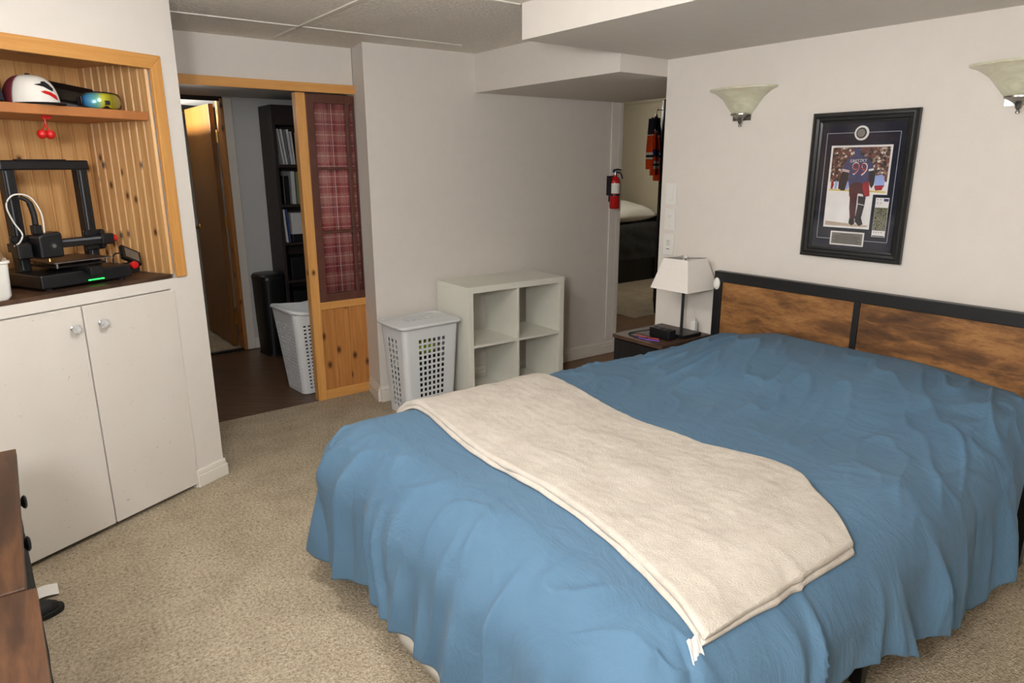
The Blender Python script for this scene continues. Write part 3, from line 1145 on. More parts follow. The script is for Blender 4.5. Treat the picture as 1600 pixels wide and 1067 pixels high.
# ------------------------------------------------------------------ fire extinguisher
fe = thing('fire_extinguisher', 'red fire extinguisher in black bracket at the end of back wall', 'extinguisher', (3.868, 3.757, 1.165))
mb = MB()
mb.lathe([(0, 0), (0.034, 0), (0.037, 0.004), (0.037, 0.205), (0.030, 0.228), (0.014, 0.240), (0.014, 0.252), (0, 0.252)], 24)
mb.build('cylinder', 'red_enamel', fe, smooth=True)
mb = MB()
mb.lathe([(0.0375, 0.115), (0.0378, 0.115), (0.0378, 0.190), (0.0375, 0.190)], 20, None, PI * 0.95, PI * 1.95)
mb.build('label_band', 'paper_white', fe, smooth=True)
mb = MB()
mb.lathe([(0.0375, 0.096), (0.0400, 0.096), (0.0400, 0.110), (0.0375, 0.110)], 24)
mb.box(-0.045, -0.036, 0.0, 0.045, 0.10, 0.245)
mb.box(-0.02, 0.02, 0.037, 0.046, 0.05, 0.245)
mb.build('bracket', 'black_plastic', fe)
mb = MB()
mb.lathe([(0, 0.252), (0.012, 0.252), (0.012, 0.278), (0, 0.278)], 12)
mb.build('valve', 'steel', fe, smooth=True)
mb = MB()
mb.tube([(-0.028, -0.005, 0.286), (0.01, -0.012, 0.292), (0.045, -0.018, 0.288)], [0.006, 0.007, 0.005], 8)
mb.tube(smoothpts([(-0.005, -0.006, 0.272), (0.035, -0.015, 0.268), (0.05, -0.02, 0.245), (0.056, -0.024, 0.222)], 3), 0.0055, 8)
mb.build('lever', 'black_plastic', fe, smooth=True)
MB().box(-0.030, -0.016, -0.016, 0.0, 0.268, 0.285).build('seal', 'blue_cloth', fe, 0.003)

# ------------------------------------------------------------------ light switches on the right wall
def switch(zc, label, kind):
    s_ = thing('light_switch', label, 'light switch', (XR - 0.0005, 2.497, zc), 0, 'light switches beside the passage')
    MB().box(-0.006, 0, -0.036, 0.036, -0.0575, 0.0575).build('plate', 'white_plastic', s_, 0.002)
    MB().box(-0.0085, -0.005, -0.0165, 0.0165, -0.033, 0.033).build('rocker', 'white_plastic', s_, 0.0015)
    if kind == 1:
        MB().box(-0.0092, -0.008, -0.004, 0.004, 0.036, 0.040).build('indicator', 'paper_white', s_)
    elif kind == 2:
        MB().box(-0.0092, -0.008, -0.010, 0.010, 0.018, 0.021).build('slot', 'switch_grey', s_)
    else:
        for k in range(3):
            MB().box(-0.0095, -0.008, -0.011, 0.011, -0.004 + 0.011 * k, 0.003 + 0.011 * k).build('button', 'switch_grey', s_)
        MB().box(-0.0095, -0.008, -0.011, 0.011, -0.026, -0.0225).build('dark_slot', 'black_plastic', s_)
    return s_


switch(1.336, 'topmost white rocker switch of the three on right wall', 1)
switch(1.198, 'middle white rocker switch of the three on right wall', 2)
switch(1.062, 'lowest white switch, with button rows, of the three', 3)

# ------------------------------------------------------------------ wall sconces
def sconce(y, z, label):
    s_ = thing('wall_sconce', label, 'wall lamp', (XR - 0.001, y, z), 0, 'alabaster wall sconces')
    prof = [(0.045, 0.055), (0.060, 0.068), (0.085, 0.100), (0.110, 0.132), (0.148, 0.160), (0.180, 0.172), (0.182, 0.180), (0.176, 0.181), (0.146, 0.168), (0.106, 0.140), (0.080, 0.106), (0.056, 0.074), (0.040, 0.060)]
    mt = Matrix.Diagonal((0.62, 1, 1, 1))
    MB().lathe(prof, 28, mt, PI / 2, 3 * PI / 2).build('glass_shade', 'alabaster', s_, smooth=True)
    MB().box(-0.004, 0, -0.05, 0.05, 0.03, 0.15).build('back_plate', 'pewter', s_)
    mt2 = Matrix.Translation((-0.016, 0, 0)) @ Matrix.Diagonal((0.8, 1, 1, 1))
    MB().lathe([(0, 0.0), (0.006, 0.002), (0.007, 0.008), (0.004, 0.014), (0.010, 0.020), (0.012, 0.030), (0.020, 0.040), (0.036, 0.050), (0.050, 0.056), (0.050, 0.062), (0, 0.062)], 16, mt2).build('finial', 'pewter', s_, smooth=True)
    return s_


sconce(2.088, 1.668, 'marbled glass wall sconce left of the framed hockey picture')
sconce(0.938, 1.664, 'marbled glass wall sconce cut by the right photo edge')

# ------------------------------------------------------------------ framed hockey picture
# local axes: x to the viewer's right (world -y), y into the wall (world +x), z up
pf = thing('framed_picture', 'black framed memorabilia picture with hockey player wearing number 99', 'picture', (XR - 0.001, 1.486, 1.397), -PI / 2)
FW, FH, FB = 0.222, 0.311, 0.045
XZ = Matrix(((1, 0, 0, 0), (0, 0, 1, 0), (0, 1, 0, 0), (0, 0, 0, 1)))   # polygon xy -> xz


def frame_side(a, b, c, d):
    # a,b outer corners, c,d inner corners -> stepped moulding
    mb = MB()
    steps = [(0.0, -0.020), (0.22, -0.030), (0.38, -0.030), (0.46, -0.024), (0.72, -0.022), (0.80, -0.016), (1.0, -0.014)]
    pa = [(a[0] + (d[0] - a[0]) * t_, y, a[1] + (d[1] - a[1]) * t_) for t_, y in steps]
    pb = [(b[0] + (c[0] - b[0]) * t_, y, b[1] + (c[1] - b[1]) * t_) for t_, y in steps]
    pa = [(a[0], 0, a[1])] + pa + [(d[0], 0, d[1])]
    pb = [(b[0], 0, b[1])] + pb + [(c[0], 0, c[1])]
    n = len(pa)
    mb.add(pa + pb, [(i, i + 1, n + i + 1, n + i) for i in range(n - 1)] + [(n - 1, 0, n, 2 * n - 1), tuple(range(n - 1, -1, -1)), tuple(range(n, 2 * n))])
    return mb.build('frame_side', 'ebony_frame', pf)


o_ = [(-FW, FH), (FW, FH), (FW, -FH), (-FW, -FH)]
i_ = [(-FW + FB, FH - FB), (FW - FB, FH - FB), (FW - FB, -FH + FB), (-FW + FB, -FH + FB)]
for k in range(4):
    frame_side(o_[k], o_[(k + 1) % 4], i_[(k + 1) % 4], i_[k])
MB().box(-FW + FB - 0.002, FW - FB + 0.002, -0.004, 0, -FH + FB - 0.002, FH - FB + 0.002).build('mat_board', 'navy_mat', pf)


def flat(name, mat, poly, y, th=0.0006, parent=pf):
    return MB().prism(poly, y - th, y, XZ).build(name, mat, parent)


flat('photo_border', 'print_white', [(-0.131, 0.173), (0.130, 0.173), (0.130, -0.030), (0.0725, -0.030), (0.0725, -0.177), (-0.131, -0.177)], -0.004, 0.001)
ph = flat('photo_crowd', 'crowd_print', [(-0.122, 0.165), (0.122, 0.165), (0.122, 0.02), (-0.122, 0.02)], -0.005)
flat('photo_boards', 'print_white', [(-0.122, 0.02), (0.122, 0.02), (0.122, -0.022), (-0.122, -0.022)], -0.005)
flat('photo_kickplate', 'print_yellow', [(-0.122, -0.012), (0.122, -0.016), (0.122, -0.0215), (-0.122, -0.0175)], -0.0056)
flat('photo_ice', 'print_white', [(-0.122, -0.022), (0.064, -0.022), (0.064, -0.168), (-0.122, -0.168)], -0.005)
flat('photo_shadow_ice', 'skin_tan_board', [(-0.122, -0.150), (-0.02, -0.157), (0.064, -0.160), (0.064, -0.168), (-0.122, -0.168)], -0.0056)
for k in range(5):
    x = -0.115 + 0.017 * k
    flat('far_player', ['print_red', 'print_pale_blue', 'print_dark', 'print_red', 'print_pale_blue'][k], [(x, 0.02), (x + 0.009, 0.025), (x + 0.013, 0.008), (x + 0.008, -0.012), (x, -0.01)], -0.0058)
FIG = {
    'other_player': ('print_pale_blue', [(0.0725, 0.0473), (0.1029, 0.0527), (0.1138, 0.0273), (0.1146, 0.0017), (0.0788, -0.0017), (0.0699, 0.0266)]),
    'other_player_pants': ('print_red', [(0.0726, 0.006), (0.1126, 0.0094), (0.106, -0.0113), (0.0803, -0.0135)]),
    'leg_left': ('print_maroon', [(-0.024, -0.0414), (0.0078, -0.0404), (0.0081, -0.0697), (0.0083, -0.1341), (-0.0137, -0.1353), (-0.0218, -0.087)]),
    'leg_right': ('print_dark', [(0.0113, -0.0376), (0.044, -0.0408), (0.0428, -0.0735), (0.0349, -0.1272), (0.0088, -0.1287), (0.0138, -0.0801)]),
    'skate_left': ('black_plastic', [(-0.0157, -0.1327), (0.0051, -0.1343), (0.0093, -0.1556), (-0.0034, -0.1646), (-0.0169, -0.1546)]),
    'skate_right': ('black_plastic', [(0.0081, -0.1233), (0.0329, -0.1246), (0.045, -0.1561), (0.0297, -0.1651), (0.01, -0.1475)]),
    'pants': ('print_maroon', [(-0.0345, 0.009), (0.0463, 0.047), (0.0594, -0.0361), (0.0362, -0.0421), (0.0292, -0.0291), (0.01, -0.027), (0.0065, -0.0431), (-0.0267, -0.0415)]),
    'pants_side': ('print_red', [(0.021, 0.0363), (0.0463, 0.047), (0.0594, -0.0361), (0.0412, -0.0398), (0.0269, -0.0107)]),
    'arm_left': ('print_dark', [(-0.0699, 0.0619), (-0.0408, 0.061), (-0.041, 0.0302), (-0.0494, -0.0154), (-0.066, -0.0174), (-0.078, -0.0026), (-0.0773, 0.0297)]),
    'arm_right': ('print_dark', [(0.0464, 0.0677), (0.0667, 0.0729), (0.0729, 0.0524), (0.0719, 0.0111), (0.0634, -0.0046), (0.0535, 0.0108)]),
    'jersey_back': ('print_blue', [(-0.0235, 0.1343), (0.0035, 0.134), (0.0346, 0.1192), (0.0556, 0.0986), (0.0644, 0.0704), (0.046, 0.0703), (0.0446, 0.0522), (0.0489, 0.0263), (0.0236, 0.0154), (-0.0095, 0.0201), (-0.0322, 0.0038), (-0.0387, 0.0249), (-0.0393, 0.062), (-0.0702, 0.0645), (-0.0686, 0.0884), (-0.0512, 0.1147)]),
    'helmet': ('print_blue', [(-0.0253, 0.1406), (-0.0261, 0.1562), (-0.0205, 0.1633), (-0.0082, 0.1641), (-0.0004, 0.1567), (0.0024, 0.1427), (-0.0006, 0.1325), (-0.0168, 0.1327)]),
    'sock_stripe': ('print_white', [(0.0152, -0.0694), (0.0429, -0.0746), (0.0425, -0.0775), (0.0148, -0.0725)]),
    'cuff_left': ('print_white', [(-0.0704, 0.0752), (-0.0384, 0.0684), (-0.0385, 0.0599), (-0.0704, 0.0661)]),
    'cuff_right': ('print_white', [(0.0429, 0.0739), (0.0634, 0.078), (0.0655, 0.0698), (0.045, 0.0656)]),
    'cuff_stripe': ('print_red', [(-0.0704, 0.0718), (-0.0384, 0.0650), (-0.0385, 0.0625), (-0.0704, 0.0690)]),
}
yy = -0.0060
for k, (nm, (mt, poly)) in enumerate(FIG.items()):
    flat(nm, mt, poly, yy - 0.00022 * k, 0.0006, ph)
TX = Matrix(((1, 0, 0, 0), (0, 0, -1, 0), (0, 1, 0, 0), (0, 0, 0, 1)))


def ptext(name, body, size, mat, x, z, y, tilt=0.0, sx_=1.0, sz_=1.0):
    mt = Matrix.Translation((x, y, z)) @ Matrix.Rotation(tilt, 4, 'Y') @ TX @ Matrix.Diagonal((sx_, sz_, 1, 1))
    return text_mesh(name, body, size, mat, ph if name.startswith('jersey') else pf, mt, 0.0002)


ptext('jersey_number_outline', '99', 0.072, 'print_white', 0.0055, 0.0718, -0.0108, 0.06, 0.98, 1.06)
ptext('jersey_number', '99', 0.066, 'print_red', 0.0045, 0.0728, -0.0113, 0.06, 0.98, 1.0)
ptext('jersey_name', 'GRETZKY', 0.0175, 'print_white', -0.003, 0.1085, -0.0110, -0.05, 0.95, 0.95)
# thin inlay line, puck, plaque and ticket
lw = 0.0011
for (a, b, c, d) in ((-0.155, -0.033, 0.2235, 0.2257), (0.023, 0.153, 0.2235, 0.2257), (-0.155, -0.0925, -0.228, -0.2258), (0.058, 0.153, -0.228, -0.2258)):
    box('inlay_line', 'silver_print', a, b, -0.0048, -0.004, c, d, pf)
for xx in (-0.156, 0.154):
    box('inlay_line', 'silver_print', xx - lw, xx + lw, -0.0048, -0.004, -0.226, 0.2245, pf)
MB().lathe([(0.0, 0.004), (0.0305, 0.004), (0.0305, 0.0055), (0, 0.0055)], 28, Matrix.Translation((-0.006, 0, 0.2225)) @ Matrix.Rotation(PI / 2, 4, 'X')).build('puck_ring', 'print_white', pf)
MB().lathe([(0.0, 0.0055), (0.021, 0.0055), (0.022, 0.008), (0.021, 0.0095), (0, 0.0095)], 28, Matrix.Translation((-0.006, 0, 0.2225)) @ Matrix.Rotation(PI / 2, 4, 'X')).build('puck_rim', 'black_plastic', pf, smooth=True)
MB().lathe([(0.0, 0.0095), (0.0165, 0.0095), (0.0165, 0.0100), (0, 0.0100)], 28, Matrix.Translation((-0.006, 0, 0.2225)) @ Matrix.Rotation(PI / 2, 4, 'X')).build('puck_face', 'plaque_grey', pf)
flat('plaque_border', 'print_white', [(-0.0925, -0.1925), (0.0565, -0.1925), (0.0565, -0.253), (-0.0925, -0.253)], -0.004, 0.0012)
flat('plaque', 'plaque_grey', [(-0.086, -0.1985), (0.050, -0.1985), (0.050, -0.247), (-0.086, -0.247)], -0.0052, 0.0008)
for k, (hw, zz) in enumerate(((0.032, -0.205), (0.056, -0.2125), (0.060, -0.2200), (0.050, -0.2275), (0.060, -0.235), (0.054, -0.242))):
    box('engraved_line', 'puck_black', -0.018 - hw, -0.018 + hw, -0.0063, -0.006, zz - 0.0011, zz + 0.0011, pf)
flat('ticket', 'print_white', [(0.087, -0.0425), (0.142, -0.0425), (0.142, -0.2055), (0.087, -0.2055)], -0.004, 0.0012)
flat('ticket_picture', 'ticket_print', [(0.088, -0.083), (0.141, -0.083), (0.141, -0.179), (0.088, -0.179)], -0.0052, 0.0005)
box('ticket_stamp', 'print_blue', 0.121, 0.140, -0.0058, -0.0052, -0.057, -0.046, pf)
box('ticket_strip', 'puck_black', 0.090, 0.139, -0.0058, -0.0052, -0.204, -0.200, pf)
for (a, z_) in ((0.095, -0.05), (0.108, -0.05), (0.095, -0.064), (0.110, -0.064), (0.095, -0.186), (0.105, -0.186), (0.115, -0.186), (0.126, -0.186)):
    box('ticket_mark', 'puck_black', a - 0.0018, a + 0.0018, -0.0058, -0.0052, z_ - 0.0018, z_ + 0.0018, pf)
MB().box(-FW + FB - 0.001, FW - FB + 0.001, -0.0135, -0.0128, -FH + FB - 0.001, FH - FB + 0.001).build('glazing', 'clear_pane', pf)

# ------------------------------------------------------------------ bed: frame, mattress
bed = thing('bed', 'black metal bed with a rustic brown panel headboard', 'bed', (0, 0, 0))
HY0, HY1 = 0.655, 2.118
HX0, HX1 = 2.925, 2.965
HT = 0.968
hb_post = []
for (a, b) in ((HY0, HY0 + 0.045), (HY1 - 0.045, HY1)):
    box('headboard_post', 'black_metal', HX0, HX1, a, b, 0, HT, bed, 0.002)
box('headboard_rail', 'black_metal', HX0, HX1, HY0 + 0.045, HY1 - 0.045, HT - 0.052, HT, bed, 0.002)
box('headboard_rail', 'black_metal', HX0 + 0.005, HX1 - 0.005, HY0 + 0.045, HY1 - 0.045, 0.46, 0.50, bed, 0.002)
ym = (HY0 + HY1) / 2
box('headboard_mullion', 'black_metal', HX0 + 0.004, HX1 - 0.004, ym - 0.013, ym + 0.013, 0.50, HT - 0.052, bed, 0.002)
for (a, b) in ((HY0 + 0.046, ym - 0.014), (ym + 0.014, HY1 - 0.046)):
    box('headboard_panel', 'rustic_y', HX0 + 0.010, HX1 - 0.010, a, b, 0.50, HT - 0.053, bed, 0.001, centre=True)
for (x0, x1, y0, y1) in ((0.94, 0.975, 0.72, 0.755), (0.94, 0.975, 2.045, 2.08), (1.835, 1.87, 0.72, 0.755), (1.835, 1.87, 2.045, 2.08)):
    box('leg', 'black_metal', x0, x1, y0, y1, 0, 0.20, bed, 0.002)
for (x0, x1, y0, y1) in ((0.94, 2.925, 0.72, 0.755), (0.94, 2.925, 2.045, 2.08), (0.94, 0.975, 0.755, 2.045)):
    box('side_rail', 'black_metal', x0, x1, y0, y1, 0.20, 0.26, bed, 0.002)
for k in range(9):
    box('slat', 'black_metal', 1.08 + 0.2 * k, 1.14 + 0.2 * k, 0.756, 2.044, 0.235, 0.255, bed)
mat_o = box('mattress', 'white_cloth', 0.965, 2.915, 0.715, 2.085, 0.261, 0.50, bed, 0.04)
mat_o.modifiers['bevel'].segments = 4

# little white hook disc on the headboard
hk = MB()
hk.lathe([(0.0, 0.0), (0.017, 0.0), (0.020, 0.003), (0.018, 0.008), (0.010, 0.011), (0.0, 0.0115)], 20, Matrix.Translation((HX0 - 0.0003, 2.098, 0.905)) @ Matrix.Rotation(-PI / 2, 4, 'Y') @ Matrix.Diagonal((1.55, 0.95, 1, 1)))
tag(hk.build('adhesive_hook', 'white_plastic', None, smooth=True), 'small white oval stuck on the headboard post', 'hook')

# ------------------------------------------------------------------ duvet
DX0, DX1, DY0, DY1, DR = 0.80, 2.915, 0.615, 2.325, 0.20


def duvet_frame(u, v):
    bx = min(max(u, DX0 + DR), DX1)
    by = min(max(v, DY0 + DR), DY1 - DR)
    ex, ey = u - bx, v - by
    e = max(abs(ex), abs(ey))
    n_ = math.hypot(ex, ey)
    hump = sst(2.1, 2.75, bx) * (0.105 - 0.045 * sst(0.3, 0.72, abs(by - 1.42)))
    zt = 0.603 + hump + 0.008 * math.sin(bx * 2.1 + 1)
    dx, dy = (ex / n_, ey / n_) if n_ > 1e-9 else (0.0, 0.0)
    return bx, by, dx, dy, e, zt


def perim(bx, by, dx, dy):
    phi = math.atan2(-dx, -dy)      # 0 near side, pi/2 foot, pi far side
    if dy > 0.999:
        return (DX1 - DX0) + (DY1 - DY0) + (bx - DX0) + DR * PI
    return (DX1 - bx) + DR * phi + (by - DY0 - DR)


RIDGES = []
_rr = random.Random(23)
_q = 0.0
while _q < 6.6:
    _q += _rr.uniform(0.03, 0.125)
    RIDGES.append((_q, _rr.uniform(0.010, 0.036) * _rr.choice((1, 1, 1, -0.7)), _rr.uniform(0.015, 0.045), _rr.uniform(0.02, 0.34), _rr.uniform(-0.2, 0.2)))


def fold(q, e):
    f = 0.0
    for (qi, amp, wd, e0, sl_) in RIDGES:
        if abs(q - qi) < 0.2 and e > e0:
            x = (q - qi - sl_ * (e - e0)) / (wd * (1 + 0.8 * (e - e0)))
            f += amp * sst(e0, e0 + 0.22, e) * (0.55 * math.exp(-x * x) + 0.6 * math.exp(-1.9 * abs(x)))
    a = noise.noise(Vector((q * 2.6, 3.1, 0.0)))
    return f + 0.030 * a * sst(0.1, 0.6, e)


def duvet(u, v):
    bx, by, dx, dy, e, zt = duvet_frame(u, v)
    arc = DR * PI / 2
    P = Vector((u, v, 0))
    if e < arc:
        th = e / DR
        out, drop = DR * math.sin(th), DR * (1 - math.cos(th))
    else:
        d2 = e - arc
        out, drop = DR + (0.02 + 0.08 * abs(dy)) * d2, DR + d2
    f = 0.0
    if e > 0.02:
        q = perim(bx, by, dx, dy)
        k = sst(0.08, 0.60, e)
        q2 = q + 0.05 * noise.noise(Vector((q * 2.0, e * 3.0, 5.0)))
        f = fold(q2, e)
        far = 0.35 if dy > 0.9 else 1.0
        out += (f + 0.03 * k * sst(0.35, 0.75, e) * max(0.0, -dx) * sst(1.7, 2.05, by)) * far
    # long shallow creases over the top, mostly towards the head
    t1 = noise.noise(Vector((u * 1.3 + v * 0.5, v * 3.6 - u * 0.9, 1.7)))
    t2 = noise.noise(Vector((u * 3.2 + v * 1.2, v * 9.0 - u * 3.0, 8.2)))
    w1 = noise.noise(Vector((u * 2.2, v * 2.0, 4.4)))
    top = 1 - sst(0.0, arc, e)
    hd = sst(1.7, 2.5, u)
    ridge = (1 - abs(t2) * 2.2)
    crease = max(0.0, ridge) ** 3
    flat_ = sst(1.80, 1.98, u) + (1 - sst(0.93, 1.06, u))
    dz = 0.012 * w1 + 0.008 * t1 + flat_ * (0.005 + 0.015 * hd) * crease * (0.5 + 0.8 * max(0, t1 + 0.3))
    # scrunch near the head on the near side
    dd = math.hypot((u - 2.52) / 0.2, (v - 0.80) / 0.16)
    dz += 0.025 * math.exp(-dd * dd) * (0.4 + noise.noise(Vector((u * 9, v * 9, 2.0))))
    dz *= 1 - 0.85 * sst(2.78, 2.90, u)
    # short creases where the cloth turns over the edges
    edge = math.exp(-((e - 0.16) / 0.12) ** 2) if e > 0 else 0.0
    c2 = max(0.0, 1 - abs(noise.noise(Vector((u * 4.0 - v * 2.5, v * 5.0 + u * 3.0, 12.0)))) * 3.0) ** 3
    dz += 0.015 * edge * c2 * flat_
    dz *= 0.35 + 0.65 * top + 0.6 * edge * 0.5
    y = by + dy * out
    x = bx + dx * out
    y -= 0.17 * sst(2.0, 2.62, x) * sst(1.6, 2.25, y)
    return Vector((x, y, zt - drop + dz))


def hem_len(dx, dy, bx, by):
    # length of drop from the flat top: foot side nearly to the floor, near side higher towards the foot
    arc = DR * PI / 2
    foot = 0.235 + 0.04 * sst(1.75, 2.05, by)
    near = 0.10 + 0.16 * sst(1.5, 2.35, bx) - 0.46 * sst(2.42, 2.76, bx)
    far = 0.22 - 0.26 * sst(2.1, 2.4, bx)
    q = perim(bx, by, dx, dy)
    wv = 0.045 * noise.noise(Vector((q * 3.1, 0.3, 0.0))) + 0.012 * noise.noise(Vector((q * 8.1, 2.3, 0.0)))
    wn, wf, wr = max(0, -dy) ** 2, max(0, -dx) ** 2, max(0, dy) ** 2
    s_ = wn + wf + wr
    low = 0.0
    if -dx > 0.5:
        low = 0.055 * sst(1.45, 1.75, by) * 0 + 0.0
    return arc + (near * wn + foot * wf + far * wr) / max(s_, 1e-6) + wv + low


def grid_coord(a0, a1, inner_lo, inner_hi, n_in, n_out_lo, n_out_hi):
    out = []
    for k in range(n_out_lo):
        out.append(('lo', 1 - k / n_out_lo))
    for k in range(n_in + 1):
        out.append(('in', inner_lo + (inner_hi - inner_lo) * k / n_in))
    for k in range(1, n_out_hi + 1):
        out.append(('hi', k / n_out_hi))
    return out


us = grid_coord(0, 0, DX0 + DR, DX1, 230, 84, 0)
vs_ = grid_coord(0, 0, DY0 + DR, DY1 - DR, 170, 84, 50)


def cloth_uv(cu_, cv_):
    tu, au = cu_
    tv, av = cv_
    bx = au if tu == 'in' else (DX0 + DR)
    by = av if tv == 'in' else (DY0 + DR if tv == 'lo' else DY1 - DR)
    ex = -au if tu == 'lo' else 0.0
    ey = -av if tv == 'lo' else (av if tv == 'hi' else 0.0)
    n_ = math.hypot(ex, ey)
    if n_ < 1e-9:
        return bx, by
    L = hem_len(ex / n_, ey / n_, bx, by)
    return bx + ex * L, by + ey * L


mb = MB()
grid = [[duvet(*cloth_uv(a, b)) for b in vs_] for a in us]
nv = len(vs_)
mb.add([p for row in grid for p in row], [(i * nv + j, (i + 1) * nv + j, (i + 1) * nv + j + 1, i * nv + j + 1) for i in range(len(us) - 1) for j in range(nv - 1)])
dv = mb.build('duvet', 'duvet_cotton', None, smooth=False)
dv.data.polygons.foreach_set('use_smooth', [True] * len(dv.data.polygons))
sd = dv.modifiers.new('thick', 'SOLIDIFY')
sd.thickness = 0.014
sd.offset = -1
tag(dv, 'rumpled plain blue duvet spread over the bed', 'duvet')

# white sheet hanging below the duvet at the foot
mb = MB()
n1, n2 = 60, 12
vs = []
for i in range(n1 + 1):
    y = 0.80 + 1.04 * i / n1
    for j in range(n2 + 1):
        z = 0.012 + 0.36 * j / n2
        vs.append((0.862 + 0.06 * (j / n2) + 0.012 * noise.noise(Vector((y * 6, z * 3, 0))) + 0.10 * sst(1.70, 1.84, y) * (1 - j / n2) * 0.6, y, z))
mb.add(vs, [(i * (n2 + 1) + j, (i + 1) * (n2 + 1) + j, (i + 1) * (n2 + 1) + j + 1, i * (n2 + 1) + j + 1) for i in range(n1) for j in range(n2)])
st = mb.build('bed_sheet', 'white_cloth', None)
st.data.polygons.foreach_set('use_smooth', [True] * len(st.data.polygons))
st.modifiers.new('thick', 'SOLIDIFY').thickness = 0.008
tag(st, 'white sheet peeking out below the duvet at bed foot', 'sheet')

# ------------------------------------------------------------------ fleece throw (cloth coordinates on the duvet)
LE = [(1.17, 2.50), (1.175, 2.30), (1.185, 2.10), (1.148, 1.863), (1.117, 1.592), (1.112, 1.283), (1.086, 1.016), (1.015, 0.775), (1.000, 0.69)]
RE = [(1.78, 2.50), (1.80, 2.30), (1.823, 2.104), (1.785, 1.779), (1.756, 1.543), (1.762, 1.266), (1.815, 1.005), (1.715, 0.840), (1.585, 0.675)]
LS = smoothpts([(a, b, 0) for a, b in LE], 20)
RS = smoothpts([(a, b, 0) for a, b in RE], 20)


def throw_layer(shrink, lift, thick, nu, seed, near_trim):
    rows_ = len(LS)
    top, bot = [], []
    cut = int((rows_ - 1) * (1 - near_trim))
    for r_ in range(cut + 1):
        a, b = LS[r_], RS[r_]
        top_r, bot_r = [], []
        for k in range(nu + 1):
            t_ = shrink + (1 - 2 * shrink) * k / nu
            p = a.lerp(b, t_)
            wob = 0.007 * noise.noise(Vector((p.y * 9, k * 0.3, seed)))
            u, v = p.x + wob * (1 if t_ > 0.5 else -1) * (abs(2 * t_ - 1) ** 6), p.y
            P = duvet(u, v)
            e_ = 0.004
            n_ = (duvet(u + e_, v) - P).cross(duvet(u, v + e_) - P)
            n_.normalize()
            if n_.z < 0:
                n_ = -n_
            edge = min(t_ - shrink, 1 - shrink - t_) * 0.62
            fr = min(edge, (cut - r_) / rows_ * 1.8)
            rd = math.sqrt(max(0.0, 1 - max(0.0, 1 - fr / (thick * 0.6)) ** 2))
            fz = 0.0018 * noise.noise(Vector((u * 38, v * 38, seed)))
            fz += 0.006 * noise.noise(Vector((u * 9, v * 7, seed + 3)))
            top_r.append(P + n_ * (lift + thick * (0.35 + 0.65 * rd) + fz))
            bot_r.append(P + n_ * (lift * 0.8 + thick * 0.18 * (1 - rd)))
        top.append(top_r)
        bot.append(bot_r)
    mb = MB()
    n_ = nu + 1
    R_ = len(top)
    mb.add([p for r_ in top for p in r_] + [p for r_ in bot for p in r_], [])
    fs = []
    o = R_ * n_
    for i in range(R_ - 1):
        for j in range(nu):
            fs.append((i * n_ + j, i * n_ + j + 1, (i + 1) * n_ + j + 1, (i + 1) * n_ + j))
            fs.append((o + i * n_ + j, o + (i + 1) * n_ + j, o + (i + 1) * n_ + j + 1, o + i * n_ + j + 1))
        for j in (0, nu):
            fs.append((i * n_ + j, (i + 1) * n_ + j, o + (i + 1) * n_ + j, o + i * n_ + j))
    for i in (0, R_ - 1):
        for j in range(nu):
            fs.append((i * n_ + j, i * n_ + j + 1, o + i * n_ + j + 1, o + i * n_ + j))
    mb.f += fs
    mb.mi += [0] * len(fs)
    return mb


th = thing('throw_blanket', 'folded cream fleece throw laid across the foot of the bed', 'blanket', (0, 0, 0))
o1 = throw_layer(0.0, 0.003, 0.014, 110, 1.0, 0.0).build('lower_layer', 'fleece', th)
o2 = throw_layer(0.012, 0.017, 0.016, 150, 5.0, 0.014).build('upper_layer', 'fleece', th)
for o in (o1, o2):
    o.data.polygons.foreach_set('use_smooth', [True] * len(o.data.polygons))
# white care label at the corner
P = duvet(1.005, 0.70)
lb = MB()
Q = duvet(1.03, 0.655)
d_ = (Q - P)
vs = []
for i in range(7):
    for j in range(5):
        vs.append(P + Vector((-0.036 + 0.034 * i / 6, 0.0 - 0.02 * j / 4, 0.022 - 0.042 * j / 4 + 0.003 * math.sin(i * 1.7 + j) - (0.012 if (i % 2 and j == 4) else 0))))
lb.add(vs, [(i * 5 + j, (i + 1) * 5 + j, (i + 1) * 5 + j + 1, i * 5 + j + 1) for i in range(6) for j in range(4)])
lbo = lb.build('care_label', 'paper_white', th)
lbo.modifiers.new('thick', 'SOLIDIFY').thickness = 0.003

# ------------------------------------------------------------------ nightstand, lamp, cables
ns = thing('nightstand', 'low dark nightstand with brown top between bed and passage', 'nightstand', (2.60, 2.165, 0))
box('top_board', 'rustic_dark', 0, 0.40, 0, 0.342, 0.592, 0.612, ns, 0.002)
box('side_panel', 'black_plastic', 0.012, 0.39, 0.322, 0.338, 0.05, 0.591, ns)
box('side_panel', 'black_plastic', 0.012, 0.39, 0.004, 0.020, 0.05, 0.591, ns)
box('back_panel', 'black_plastic', 0.375, 0.39, 0.021, 0.321, 0.05, 0.591, ns)
box('bottom_board', 'black_plastic', 0.012, 0.374, 0.021, 0.321, 0.05, 0.07, ns)
for (z0, z1) in ((0.08, 0.325), (0.332, 0.586)):
    d_ = box('drawer', 'black_plastic', 0.004, 0.370, 0.024, 0.318, z0, z1, ns, 0.002)
    MB().tube([(-0.014, 0.14, (z0 + z1) / 2), (-0.014, 0.23, (z0 + z1) / 2)], 0.006, 8).box(-0.014, 0.004, 0.143, 0.149, (z0 + z1) / 2 - 0.003, (z0 + z1) / 2 + 0.003).box(-0.014, 0.004, 0.221, 0.227, (z0 + z1) / 2 - 0.003, (z0 + z1) / 2 + 0.003).build('handle', 'steel', d_)
